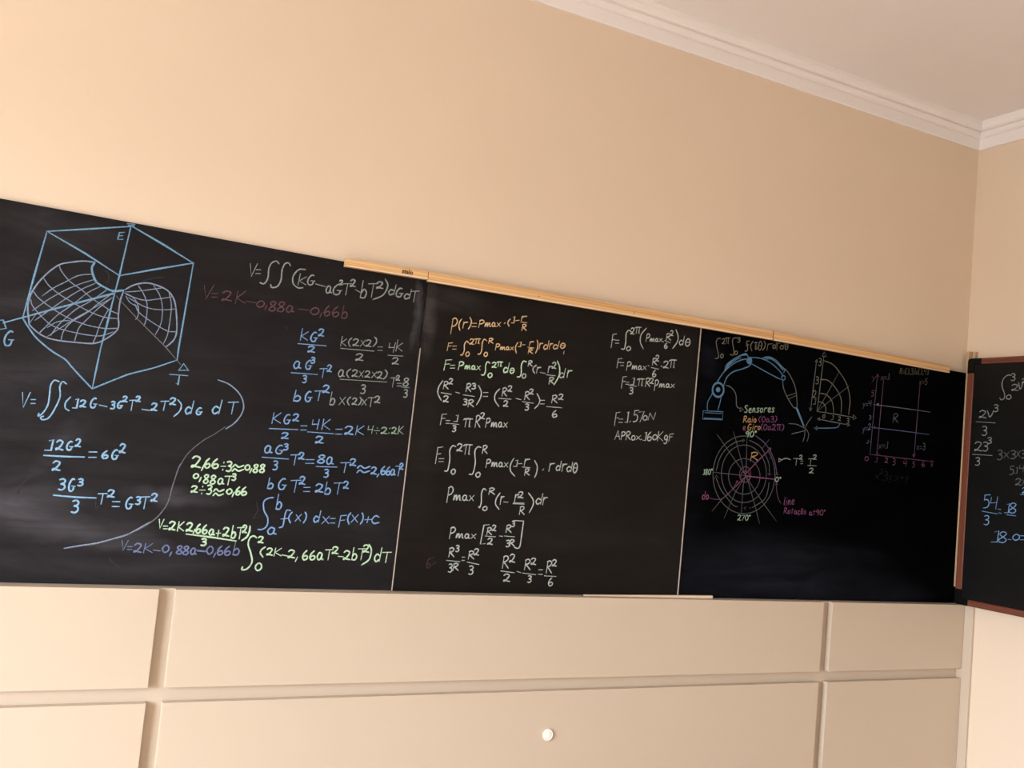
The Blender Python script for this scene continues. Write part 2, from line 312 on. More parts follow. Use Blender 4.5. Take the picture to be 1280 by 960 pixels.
# ---------------------------------------------------------------- the chalk writing
CHALK = [  # (board, name, label, 'colour smooth width x z x z ...; ...') in tenths of a millimetre on each board's face
(1,'chalk_drawing','blue chalk wireframe drawing of a curved surface inside a tilted box',
'drawblue 0 58 48 19749 1010 19996 2046 20268;drawblue 0 57 48 19749 -107 18597 -252 17387;drawblue 0 58 90 19731 1005 19341 1936 18879;drawblue 0 59 2068 20259 1936 18879 1877 18420;drawblue 0 60 2107 20280 2932 19943 3782 19564;drawblue 0 60 1936 18879 2843 19216 3805 19559;drawblue 0 57 -683 17195 515 17763 1831 18355;drawblue 0 58 1877 18420 1782 17535 1697 16857;drawblue 0 53 1976 20332 2162 20354;drawblue 0 53 2002 20291 2146 20306;drawblue 0 51 514 17772 1828 18381;drawblue 1 47 -251 17378 -71 17138 150 16889 531 16617 865 16443 1043 16270 1266 16057 1616 15739;drawblue 0 50 1697 16856 1657 16325 1616 15739;drawblue 1 44 1616 15739 1889 15903 2196 16081 2508 16253 3071 16480 3682 16785;drawblue 0 56 3806 19545 3746 18330 3686 17125 3682 16786;grey 0 33 1918 18315 2544 17759 3343 17102 3781 16679;paleblue 1 43 1291 19139 991 19117 721 19038 420 18906 111 18547 -109 18120 -170 17722 -102 17345 -61 17222 171 17040 415 16944 692 16917 1046 16923 1484 16952 1752 17086 2062 17420 2032 17795 2035 18199 2086 18477;drawblue 1 61 1291 19139 1231 18959 1321 18708 1415 18590 1631 18492 1842 18437 2083 18499;paleblue 1 44 2121 18527 2352 18701 2636 18793 2893 18781 3205 18681 3404 18461 3509 18109 3578 17614 3532 17333 3343 17102;paleblue 1 28 442 18888 518 18748 741 18522 1040 18351 1302 18172 1561 18035 1822 17897 2035 17840;paleblue 1 28 95 18523 253 18332 508 18155 802 18005 1095 17875 1347 17781 1681 17698 2050 17708;paleblue 1 28 -90 18123 65 17954 399 17745 733 17578 1062 17473 1390 17411 1757 17398 2059 17450;paleblue 1 28 -122 17902 -64 17739 155 17513 411 17312 695 17223 1016 17181 1339 17161 1659 17184 1969 17339;paleblue 1 28 1268 18810 919 18706 627 18481 375 18286 133 18029;paleblue 1 28 1306 18661 947 18468 653 18266 295 17968 -49 17612;paleblue 1 28 1376 18584 1040 18351 680 18029 330 17670 37 17366;paleblue 1 28 1505 18516 1208 18290 890 17931 537 17570 337 17280 171 17040;paleblue 1 28 1676 18455 1312 18085 983 17813 740 17513 572 17271 446 17014;paleblue 1 28 1809 18365 1481 18023 1268 17769 906 17450 741 17164 711 16920;paleblue 1 28 1822 18255 1496 17892 1288 17595 1116 17349 1063 17122 1037 16935;paleblue 1 28 1777 17935 1681 17698 1592 17418 1542 17146 1483 16961;paleblue 1 28 2111 18436 2352 18339 2501 18137 2531 17870 2482 17750;paleblue 1 29 2437 18692 2584 18512 2724 18217 2749 17812 2710 17603;paleblue 1 29 2832 18757 3033 18493 3138 18144 3141 17734 3030 17400;paleblue 1 29 3256 18621 3360 18270 3369 17813 3347 17444 3269 17183;paleblue 1 29 2129 18461 2455 18536 2782 18635 3071 18728;paleblue 1 29 2157 18398 2607 18312 2938 18387 3353 18521;paleblue 1 29 2228 18319 2713 18124 3140 18122 3456 18193;paleblue 1 29 2413 18168 2565 17943 2973 17709 3334 17557 3571 17567;paleblue 1 28 2162 18354 2285 18193 2503 18114;paleblue 1 28 344 17216 557 17399 862 17488;paleblue 0 30 372 16982 974 17548 1822 18255;paleblue 0 29 -85 17261 69 17586;drawblue 0 48 1924 20081 1801 20048 1779 19855 1905 19883;drawblue 0 48 1790 19958 1888 19983;drawblue 0 46 -757 17251 -691 17270 -599 17062 -736 17016;drawblue 1 50 -437 16989 -504 16999 -583 16874 -604 16720 -552 16621 -461 16649 -430 16774;drawblue 0 50 -510 16778 -394 16787;drawblue 0 51 3865 16707 3757 16506 4016 16538 3865 16707;drawblue 0 51 3535 16365 4011 16386;drawblue 0 51 3795 16364 3781 16102 3735 16129'),
(1,'chalk_formula','bright blue double integral of 12G under the drawing',
'blue 0 50 -30 15452 30 15067 148 15472;blue 0 50 195 15293 291 15304;blue 0 50 198 15191 291 15201;blue 1 52 2131 15439 2180 15458 2217 15432 2202 15385 2158 15366 2208 15354 2220 15307 2184 15260 2125 15265;blue 1 52 2392 15472 2354 15477 2309 15418 2297 15344 2326 15297 2378 15309 2395 15369;blue 0 52 2350 15372 2416 15375;blue 1 52 2409 15595 2445 15630 2500 15615 2489 15568 2442 15499 2411 15481 2420 15506 2460 15495 2518 15486;blue 0 52 2586 15532 2725 15553;blue 0 52 2664 15547 2649 15264;blue 1 53 2741 15634 2778 15667 2834 15653 2823 15609 2774 15543 2743 15525 2752 15549 2793 15539 2852 15532;blue 1 53 3160 15479 3210 15525 3285 15504 3270 15441 3205 15347 3163 15322 3175 15356 3230 15341 3310 15329;blue 0 53 3391 15594 3592 15621;blue 0 53 3503 15612 3482 15351;blue 1 53 3628 15678 3679 15722 3756 15703 3741 15644 3674 15557 3631 15533 3644 15565 3700 15552 3782 15542;blue 1 54 4206 15481 4127 15515 4063 15409 4113 15321 4199 15380;blue 0 54 4257 15694 4213 15339;blue 1 54 4482 15515 4434 15520 4378 15458 4363 15381 4399 15332 4465 15347 4486 15409;blue 0 54 4430 15411 4512 15415;blue 0 51 1251 15410 1309 15442 1293 15187 1199 15180;blue 1 51 1369 15368 1416 15410 1487 15392 1473 15335 1412 15252 1372 15229 1383 15260 1435 15247 1510 15237;blue 1 52 1745 15486 1696 15493 1639 15409 1624 15304 1661 15235 1727 15253 1749 15338;blue 0 52 1692 15342 1776 15346;blue 0 52 1842 15325 2032 15301;blue 0 53 2929 15325 3120 15313;blue 1 42 798 15836 678 15856 605 15718 608 15459 599 15200 509 14976 405 14879 415 14957;blue 1 42 979 15796 875 15845 826 15700 863 15445 782 15133 658 14862 519 14797 466 14851 531 14892;blue 1 42 1117 15464 1016 15310 1022 15159 1120 15095;blue 1 45 3829 15684 3935 15558 3908 15373 3774 15214;blue 1 54 4962 15574 4867 15610 4790 15494 4850 15400 4953 15465;blue 0 55 5022 15804 4970 15421;blue 0 55 5202 15763 5475 15800;blue 0 55 5354 15787 5325 15449;paleblue 1 41 4839 16368 5175 16273 5493 16029 5639 15720 5596 15445 5429 15185 5213 15003;grey 1 25 5204 15068 4895 14809 4610 14597 4248 14197 4008 13654;grey 1 35 4087 13915 4016 13584 3954 13255 3877 12800 3625 12383 3200 12051 2689 11807 2221 11635 1829 11554 1424 11473;paleblue 1 47 1424 11473 1828 11562 2219 11648 2610 11778 3004 11944 3470 12264'),
(1,'chalk_formula','blue fraction 12G squared over 2',
'blue 0 53 747 14264 836 14301 811 14016 666 14006;blue 1 53 923 14240 979 14297 1064 14269 1047 14189 974 14074 926 14045 940 14087 1002 14067 1093 14049;blue 1 53 1294 14279 1248 14287 1194 14213 1179 14120 1215 14059 1277 14074 1298 14149;blue 0 53 1244 14153 1323 14156;blue 1 53 1381 14327 1422 14372 1483 14348 1471 14285 1418 14192 1383 14168 1393 14203 1438 14186 1504 14171;blue 1 53 901 13690 962 13745 1055 13718 1037 13642 956 13531 904 13502 919 13543 987 13523 1086 13506;blue 0 54 1734 14051 1920 14067;blue 0 54 1742 13908 1920 13923;blue 1 54 2171 14119 2101 14051 2069 13966 2112 13908 2187 13931 2203 13981 2155 14006 2080 13967;blue 1 54 2437 14151 2387 14160 2329 14079 2313 13977 2351 13910 2419 13925 2442 14008;blue 0 54 2383 14013 2469 14015;blue 1 54 2485 14286 2532 14340 2602 14312 2588 14236 2527 14127 2487 14099 2499 14139 2551 14119 2626 14100;blue 0 59 658 13870 1124 13879 1628 13907'),
(1,'chalk_formula','blue fraction 3G cubed over 3',
'blue 1 53 1107 13264 1186 13290 1245 13251 1221 13183 1151 13158 1230 13137 1250 13070 1192 13002 1098 13013;blue 1 53 1465 13293 1419 13306 1365 13205 1350 13074 1386 12985 1448 13002 1469 13108;blue 0 53 1415 13117 1494 13116;blue 1 53 1563 13304 1624 13321 1669 13297 1651 13254 1597 13237 1658 13225 1674 13183 1628 13140 1556 13146;blue 1 53 1488 12719 1571 12747 1632 12702 1608 12626 1534 12599 1617 12575 1638 12499 1577 12424 1479 12438;blue 0 54 2088 12956 2304 12976;blue 0 54 2209 12970 2186 12689;blue 1 54 2326 13035 2382 13078 2466 13056 2449 12997 2376 12911 2328 12889 2342 12921 2404 12906 2495 12892;blue 0 54 2469 12768 2644 12778;blue 0 54 2476 12637 2644 12647;blue 1 54 2952 12897 2898 12909 2834 12813 2816 12689 2858 12606 2932 12623 2957 12722;blue 0 54 2893 12731 2987 12730;blue 1 55 3059 12922 3118 12940 3162 12913 3145 12865 3092 12847 3151 12832 3167 12784 3123 12737 3052 12745;blue 0 55 3180 12938 3402 12958;blue 0 55 3304 12952 3281 12631;blue 1 55 3444 13007 3496 13054 3575 13029 3559 12963 3491 12869 3446 12845 3460 12880 3517 12862 3601 12846;blue 0 60 1010 12849 1522 12830 2040 12841'),
(1,'chalk_formula','pale green sum over 3 beside the long curved line',
'green 0 55 3718 12352 3757 12113 3836 12359;green 0 55 3848 12180 3948 12185;green 0 55 3852 12104 3948 12109;green 1 55 3999 12267 4052 12316 4132 12287 4116 12217 4047 12115 4002 12090 4015 12128 4074 12107 4158 12088;green 0 56 4246 12317 4226 12064;green 0 56 4374 12319 4241 12178 4384 12077;green 1 56 4463 12254 4517 12304 4600 12275 4583 12204 4512 12102 4465 12076 4479 12114 4539 12094 4627 12074;green 0 56 4687 12130 4675 12080 4657 12013;green 1 56 4815 12283 4753 12204 4725 12102 4763 12029 4830 12052 4844 12113 4801 12146 4734 12103;green 1 56 4991 12270 4928 12192 4900 12089 4938 12016 5005 12039 5020 12100 4976 12133 4909 12090;green 1 56 5195 12132 5136 12151 5088 12067 5120 11993 5179 12022 5203 12133 5195 12023 5238 12003;green 0 57 5281 12047 5396 12058;green 0 57 5345 12135 5332 11971;green 1 57 5471 12172 5526 12223 5609 12193 5593 12119 5521 12013 5474 11987 5488 12026 5548 12005 5637 11984;green 0 57 5730 12286 5705 11934;green 1 57 5710 12029 5765 12112 5820 12049 5790 11942 5708 11942;green 0 57 5854 12233 6036 12248;green 0 57 5956 12244 5937 11923;green 1 57 6005 12268 6044 12313 6103 12286 6092 12221 6040 12129 6007 12106 6017 12140 6060 12121 6123 12103;green 1 56 4909 11865 4977 11881 5027 11855 5007 11811 4947 11795 5014 11781 5032 11736 4982 11692 4901 11700;green 0 63 4474 11989 5169 11932 5855 11856;green 1 57 6203 12299 6204 12149 6147 11986 6011 11873'),
(1,'chalk_formula','lavender blue result line along the bottom edge',
'lavender 0 48 2827 11735 2878 11474 2980 11741;lavender 0 48 2991 11579 3096 11583;lavender 0 48 2995 11505 3096 11508;lavender 1 48 3159 11625 3224 11677 3321 11647 3302 11573 3218 11468 3163 11441 3179 11481 3250 11459 3354 11439;lavender 0 48 3439 11685 3410 11432;lavender 0 48 3617 11688 3432 11546 3631 11446;lavender 1 49 3983 11663 3908 11603 3899 11521 3965 11462 4046 11516 4052 11609 3983 11663;lavender 0 49 4141 11477 4124 11431 4099 11369;lavender 1 49 4407 11624 4347 11656 4287 11612 4335 11552 4407 11498 4365 11432 4281 11447 4281 11497 4359 11555 4407 11624;lavender 1 49 4582 11620 4522 11654 4462 11609 4510 11546 4582 11489 4540 11420 4456 11436 4456 11489 4534 11549 4582 11620;lavender 1 49 4761 11586 4698 11607 4647 11516 4681 11434 4743 11466 4769 11586 4761 11467 4806 11445;lavender 0 48 3661 11513 3833 11497;lavender 0 49 4827 11530 5036 11520;lavender 1 50 5171 11679 5095 11613 5086 11523 5153 11458 5235 11517 5241 11619 5171 11679;lavender 0 50 5332 11501 5312 11449 5281 11378;lavender 1 50 5484 11702 5410 11623 5376 11521 5421 11446 5501 11470 5518 11531 5467 11565 5387 11521;lavender 1 50 5691 11700 5610 11621 5574 11518 5623 11443 5709 11467 5728 11528 5672 11562 5586 11518;lavender 0 50 5847 11823 5811 11461;lavender 1 50 5818 11559 5898 11645 5978 11580 5934 11469 5815 11468;lavender 0 49 4776 11554 5049 11538'),
(1,'chalk_formula','grey white double integral of kG at the top of the board',
'greywhite 0 46 5367 19812 5433 19449 5567 19847;greywhite 0 46 5550 19668 5679 19690;greywhite 0 46 5556 19558 5679 19579;greywhite 0 47 6841 19767 6808 19434;greywhite 0 47 7026 19706 6833 19556 7034 19472;greywhite 1 48 7252 19782 7185 19786 7107 19684 7085 19563 7137 19489 7228 19516 7259 19615;greywhite 0 48 7179 19614 7295 19627;greywhite 1 48 7789 19527 7720 19545 7664 19427 7702 19331 7770 19379 7799 19529 7789 19382 7839 19361;greywhite 1 48 8092 19637 8009 19639 7911 19529 7885 19401 7949 19325 8062 19356 8100 19461;greywhite 0 48 8001 19458 8145 19475;greywhite 1 48 8049 19750 8083 19783 8135 19772 8125 19729 8080 19664 8051 19645 8059 19669 8097 19661 8152 19657;greywhite 0 48 8161 19685 8420 19736;greywhite 0 48 8306 19717 8278 19367;greywhite 1 49 8389 19814 8441 19866 8519 19848 8504 19780 8436 19676 8392 19647 8405 19685 8462 19672 8545 19664;greywhite 0 49 8777 19882 8739 19348;greywhite 1 49 8746 19492 8832 19627 8917 19541 8870 19374 8743 19359;greywhite 0 49 8955 19816 9246 19873;greywhite 0 49 9118 19851 9087 19426;greywhite 1 49 9219 19885 9289 19938 9394 19926 9373 19859 9282 19756 9223 19725 9240 19762 9317 19753 9429 19750;greywhite 1 50 9784 19737 9695 19759 9624 19662 9679 19591 9776 19650;greywhite 0 50 9840 19924 9792 19616;greywhite 1 50 10049 19844 9978 19846 9895 19751 9873 19639 9927 19572 10023 19598 10055 19690;greywhite 0 50 9972 19688 10094 19702;greywhite 1 50 10303 19686 10218 19707 10148 19613 10202 19545 10295 19601;greywhite 0 50 10357 19867 10311 19568;greywhite 0 50 10349 19811 10611 19860;greywhite 0 50 10495 19841 10467 19492;greywhite 0 48 7332 19544 7634 19514;greywhite 0 49 8565 19574 8714 19518;greywhite 1 44 6191 19951 6100 20019 5972 19941 5909 19763 5913 19486 5824 19305 5698 19312;greywhite 1 45 6524 19954 6460 20027 6354 19980 6294 19774 6297 19495 6210 19285 6051 19231 6015 19309;greywhite 1 45 6978 19920 6784 19886 6640 19665 6664 19444 6815 19345 6965 19370;greywhite 1 47 9465 20056 9577 19869 9458 19556 9146 19360'),
(1,'chalk_formula','dull pink result line below the grey integral',
'pink 0 41 4170 18987 4256 18603 4429 19030;pink 0 41 4400 18788 4559 18813;pink 0 41 4407 18681 4559 18705;pink 1 41 4697 18844 4785 18915 4917 18897 4890 18807 4776 18670 4701 18630 4723 18679 4820 18666 4961 18660;pink 0 41 5111 18968 5077 18602;pink 0 41 5321 18995 5102 18768 5338 18650;pink 1 42 5798 18792 5702 18723 5691 18645 5776 18601 5880 18665 5887 18752 5798 18792;pink 0 42 5976 18693 5959 18635 5933 18559;pink 1 42 6224 18799 6146 18830 6068 18766 6130 18698 6224 18640 6169 18551 6060 18557 6060 18620 6161 18705 6224 18799;pink 1 42 6476 18821 6394 18852 6313 18787 6378 18717 6476 18658 6419 18567 6305 18573 6305 18638 6411 18725 6476 18821;pink 1 42 6717 18765 6626 18777 6552 18667 6602 18583 6692 18630 6729 18767 6717 18634 6783 18617;pink 1 43 7404 18841 7292 18762 7279 18673 7378 18622 7499 18695 7508 18795 7404 18841;pink 0 43 7608 18719 7591 18656 7564 18571;pink 1 43 7808 18960 7722 18855 7682 18726 7735 18642 7828 18680 7848 18757 7788 18791 7695 18728;pink 1 43 8080 18980 7980 18872 7935 18741 7996 18658 8103 18699 8126 18777 8057 18809 7950 18744;pink 0 43 8261 19031 8226 18647;pink 1 44 8233 18750 8311 18849 8389 18790 8347 18669 8229 18655;pink 0 42 5351 18711 5646 18713;pink 0 43 6885 18722 7194 18735'),
(1,'chalk_formula','blue fraction kG squared over 2',
'midblue 0 47 7087 18162 7055 17810;midblue 0 47 7262 18090 7079 17939 7269 17840;midblue 1 48 7522 18098 7459 18103 7386 18010 7366 17897 7414 17826 7499 17849 7527 17941;midblue 0 48 7454 17942 7561 17952;midblue 1 48 7580 18179 7634 18230 7715 18211 7699 18144 7628 18044 7582 18016 7596 18052 7655 18039 7742 18030;midblue 1 48 7319 17631 7386 17676 7488 17665 7467 17608 7379 17520 7322 17495 7339 17526 7413 17518 7521 17514;midblue 0 48 6998 17702 7846 17750'),
(1,'chalk_formula','grey white fraction k times 2 times 2 over 2',
'greywhite 0 41 8314 18099 8289 17810;greywhite 0 41 8449 18038 8308 17915 8455 17832;greywhite 1 41 8611 18095 8546 18017 8529 17923 8589 17828;greywhite 1 41 8667 18031 8727 18082 8817 18065 8799 17998 8721 17898 8670 17870 8685 17906 8751 17894 8848 17886;greywhite 0 41 8914 18066 9045 17907;greywhite 0 41 9051 18098 8903 17882;greywhite 1 42 9080 18061 9134 18110 9214 18092 9198 18027 9128 17930 9083 17903 9096 17938 9155 17925 9240 17916;greywhite 1 42 9325 18223 9399 18151 9385 18036 9299 17924;greywhite 1 41 8803 17597 8881 17648 8998 17635 8975 17570 8873 17469 8807 17440 8826 17476 8912 17466 9038 17462;greywhite 0 42 9462 17934 9609 17954;greywhite 0 42 9468 17830 9609 17849;greywhite 0 42 9830 18101 9815 17964 9998 17995;greywhite 0 42 10009 18137 9972 17839;greywhite 0 42 10083 18241 10054 17885;greywhite 0 42 10248 18165 10076 18015 10256 17912;greywhite 1 42 9977 17629 10044 17679 10145 17663 10125 17599 10038 17502 9981 17474 9997 17509 10071 17498 10179 17491;greywhite 0 41 8295 17736 9347 17791;greywhite 0 42 9810 17724 10300 17759'),
(1,'chalk_formula','blue fraction aG cubed over 3',
'midblue 1 47 7102 17161 7018 17179 6949 17061 6995 16965 7079 17012 7113 17162 7102 17015 7163 16993;midblue 1 47 7448 17244 7391 17250 7324 17162 7306 17055 7350 16987 7428 17007 7454 17094;midblue 0 47 7386 17096 7485 17104;midblue 1 48 7450 17335 7507 17355 7548 17335 7532 17294 7481 17275 7538 17267 7553 17229 7511 17186 7444 17188;midblue 1 47 7257 16770 7317 16792 7361 16766 7343 16715 7290 16693 7350 16681 7365 16632 7321 16580 7250 16585;midblue 0 48 7738 17046 7952 17079;midblue 0 48 7858 17067 7835 16787;midblue 1 48 7957 17146 8003 17192 8071 17172 8057 17110 7998 17017 7960 16991 7971 17025 8021 17011 8094 17000;midblue 0 47 6900 16825 7674 16864'),
(1,'chalk_formula','grey white fraction a times 2 times 2 times 2 over 3',
'greywhite 1 41 8452 17073 8378 17092 8317 16978 8357 16884 8432 16929 8462 17074 8452 16931 8507 16910;greywhite 1 41 8678 17158 8595 17077 8574 16981 8651 16886;greywhite 1 41 8745 17096 8802 17144 8886 17126 8869 17062 8796 16966 8748 16940 8762 16975 8824 16961 8915 16952;greywhite 0 41 8969 17118 9089 16956;greywhite 0 41 9095 17146 8959 16934;greywhite 1 41 9147 17113 9201 17159 9281 17142 9265 17081 9195 16990 9150 16965 9163 16998 9222 16985 9308 16976;greywhite 0 42 9374 17145 9507 16995;greywhite 0 42 9513 17175 9362 16971;greywhite 1 42 9543 17137 9593 17185 9668 17165 9653 17100 9588 17004 9545 16978 9558 17013 9613 16999 9693 16988;greywhite 1 42 9765 17264 9844 17192 9830 17080 9736 16970;greywhite 1 41 9066 16699 9140 16726 9195 16693 9173 16629 9107 16603 9181 16588 9200 16527 9146 16462 9058 16468;greywhite 0 42 9968 17038 10174 17069;greywhite 0 42 10083 17058 10061 16764;greywhite 1 42 10153 17106 10194 17142 10254 17128 10242 17080 10190 17010 10155 16991 10165 17016 10210 17007 10275 16999;greywhite 0 42 10203 16897 10349 16914;greywhite 0 42 10209 16816 10349 16832;greywhite 1 42 10567 17067 10495 17096 10423 17042 10480 16981 10567 16928 10516 16852 10416 16860 10416 16915 10509 16987 10567 17067;greywhite 1 42 10460 16717 10520 16740 10564 16709 10546 16652 10493 16629 10553 16614 10568 16558 10524 16500 10453 16507;greywhite 0 41 8385 16808 9857 16897;greywhite 0 42 10361 16798 10609 16809'),
(1,'chalk_formula','blue term bGT squared',
'midblue 0 52 7096 16331 7054 16004;midblue 1 52 7063 16093 7155 16177 7247 16126 7197 16023 7058 16012;midblue 1 52 7548 16323 7486 16331 7414 16234 7394 16113 7441 16036 7525 16057 7553 16155;midblue 0 52 7481 16158 7587 16164;midblue 0 52 7666 16368 7934 16405;midblue 0 52 7816 16391 7787 16096;midblue 1 53 7901 16525 7966 16577 8065 16557 8045 16487 7960 16383 7904 16354 7920 16392 7992 16377 8097 16367'),
(1,'chalk_formula','grey white term b times 2 times T squared',
'greywhite 0 43 8180 16399 8149 16011;greywhite 1 43 8155 16116 8224 16211 8293 16147 8255 16027 8152 16019;greywhite 0 43 8446 16255 8602 16067;greywhite 0 43 8609 16288 8432 16041;greywhite 1 44 8771 16312 8704 16240 8687 16153 8749 16064;greywhite 1 44 8838 16249 8887 16296 8960 16275 8945 16212 8882 16119 8841 16094 8853 16128 8906 16113 8984 16101;greywhite 1 44 9057 16343 9111 16280 9101 16185 9038 16095;greywhite 0 44 9150 16278 9276 16127;greywhite 0 44 9282 16305 9139 16106;greywhite 0 44 9320 16350 9528 16378;greywhite 0 44 9436 16368 9414 16089;greywhite 1 44 9540 16384 9596 16432 9680 16412 9663 16348 9590 16253 9543 16227 9557 16261 9618 16247 9708 16236'),
(1,'chalk_formula','blue fraction KG squared over 2 equal to 2K',
'midblue 0 49 6528 15602 6497 15292;midblue 0 49 6725 15617 6520 15433 6741 15322;midblue 1 49 6994 15582 6935 15589 6865 15501 6846 15391 6892 15320 6972 15339 6999 15428;midblue 0 49 6929 15432 7031 15437;midblue 1 49 7102 15586 7158 15634 7243 15614 7226 15549 7153 15453 7105 15427 7119 15462 7181 15447 7271 15435;midblue 1 49 6825 15014 6891 15055 6990 15040 6970 14985 6884 14903 6828 14881 6844 14910 6917 14899 7023 14891;midblue 0 50 7359 15299 7527 15316;midblue 0 50 7366 15178 7527 15193;midblue 0 50 7699 15511 7684 15376 7873 15400;midblue 0 50 7884 15541 7847 15246;midblue 0 50 8020 15560 7990 15249;midblue 0 50 8210 15573 8013 15390 8225 15277;midblue 1 50 7843 14993 7920 15040 8036 15023 8013 14960 7912 14867 7847 14841 7866 14874 7951 14862 8075 14853;midblue 0 50 8418 15301 8613 15319;midblue 0 50 8426 15155 8613 15172;midblue 1 51 8707 15369 8792 15427 8921 15405 8895 15327 8784 15212 8711 15180 8732 15222 8827 15206 8964 15194;midblue 0 51 9077 15466 9046 15190;midblue 0 51 9277 15480 9070 15315 9293 15218;midblue 0 49 6436 15133 7265 15179;midblue 0 50 7573 15142 8361 15160;palegreen 0 44 9431 15492 9419 15385 9568 15404;palegreen 0 44 9577 15515 9547 15282;palegreen 0 44 9622 15374 9786 15390;palegreen 0 44 9707 15455 9714 15471;palegreen 0 44 9700 15297 9704 15312;palegreen 1 44 9850 15456 9913 15501 10007 15483 9988 15422 9906 15332 9853 15307 9869 15340 9938 15327 10038 15317;palegreen 0 44 10091 15333 10108 15351;palegreen 0 44 10108 15481 10125 15499;palegreen 1 44 10189 15489 10240 15533 10316 15513 10301 15452 10235 15363 10191 15339 10204 15372 10260 15357 10342 15345;palegreen 0 45 10417 15585 10396 15339;palegreen 0 45 10549 15593 10412 15450 10559 15359'),
(1,'chalk_formula','blue fraction aG cubed over 3 with its decimal value',
'midblue 1 49 6534 14610 6448 14632 6377 14518 6424 14422 6510 14465 6545 14612 6534 14467 6596 14444;midblue 1 49 6878 14668 6808 14674 6726 14593 6704 14493 6757 14429 6852 14446 6884 14528;midblue 0 49 6802 14531 6922 14536;midblue 1 49 6928 14716 6988 14734 7033 14712 7015 14669 6961 14652 7022 14642 7037 14601 6993 14558 6921 14563;midblue 1 49 6676 14191 6740 14214 6788 14179 6769 14118 6711 14096 6776 14078 6793 14018 6745 13957 6669 13967;midblue 0 49 7155 14423 7427 14452;midblue 0 49 7307 14442 7278 14141;midblue 1 50 7392 14475 7446 14520 7526 14499 7510 14437 7440 14348 7395 14324 7408 14357 7467 14342 7553 14329;midblue 0 50 7607 14322 7855 14343;midblue 0 50 7617 14212 7855 14231;midblue 1 50 8170 14467 8083 14495 7995 14445 8065 14386 8170 14335 8109 14263 7987 14272 7987 14325 8100 14391 8170 14467;midblue 1 50 8392 14435 8312 14458 8246 14343 8290 14243 8370 14287 8403 14436 8392 14288 8451 14263;midblue 1 50 8211 14064 8277 14086 8326 14054 8306 13999 8247 13978 8314 13961 8331 13906 8282 13851 8203 13859;midblue 0 51 8680 14313 8979 14343;midblue 0 51 8847 14333 8815 14037;midblue 1 51 8972 14415 9032 14461 9123 14440 9105 14377 9026 14285 8975 14260 8990 14294 9057 14279 9153 14266;midblue 1 51 9212 14192 9301 14278 9434 14209 9613 14281;midblue 1 51 9212 14055 9301 14141 9434 14079 9613 14143;midblue 1 51 9661 14217 9718 14265 9804 14241 9787 14174 9712 14077 9664 14052 9678 14088 9741 14071 9833 14056;midblue 0 51 9914 14073 9893 14032 9862 13978;midblue 1 52 10075 14315 10005 14234 9973 14130 10016 14058 10091 14084 10108 14146 10059 14177 9984 14131;midblue 1 52 10237 14316 10173 14235 10143 14132 10182 14059 10252 14084 10266 14146 10222 14178 10153 14132;midblue 1 52 10400 14224 10339 14244 10289 14150 10322 14069 10384 14103 10409 14225 10400 14105 10445 14084;midblue 0 52 10436 14349 10668 14373;midblue 0 52 10566 14365 10541 14062;midblue 1 52 10563 14409 10603 14450 10662 14428 10651 14371 10599 14289 10565 14268 10575 14299 10619 14284 10682 14270;midblue 0 49 6329 14289 7095 14297;midblue 0 50 7944 14144 8574 14176'),
(1,'chalk_formula','blue term bGT squared equal to 2bT squared',
'midblue 0 49 6611 13708 6577 13401;midblue 1 49 6584 13484 6659 13559 6734 13507 6693 13412 6581 13407;midblue 1 49 7073 13703 7001 13714 6917 13614 6894 13488 6949 13404 7047 13423 7079 13525;midblue 0 49 6995 13532 7118 13534;midblue 0 49 7243 13680 7533 13708;midblue 0 49 7405 13699 7374 13345;midblue 1 50 7495 13769 7552 13820 7636 13794 7619 13723 7546 13620 7498 13594 7512 13632 7574 13613 7665 13596;midblue 0 50 7642 13506 7822 13518;midblue 0 50 7649 13385 7822 13396;midblue 1 50 8003 13582 8078 13636 8192 13609 8170 13534 8071 13425 8006 13396 8025 13436 8109 13417 8231 13401;midblue 0 50 8322 13709 8285 13349;midblue 1 50 8293 13446 8373 13533 8454 13472 8410 13361 8289 13356;midblue 0 50 8543 13695 8837 13722;midblue 0 50 8707 13713 8676 13374;midblue 1 51 8843 13725 8893 13771 8968 13747 8953 13681 8888 13587 8846 13563 8858 13598 8913 13580 8993 13564'),
(1,'chalk_formula','blue general integral from a to b',
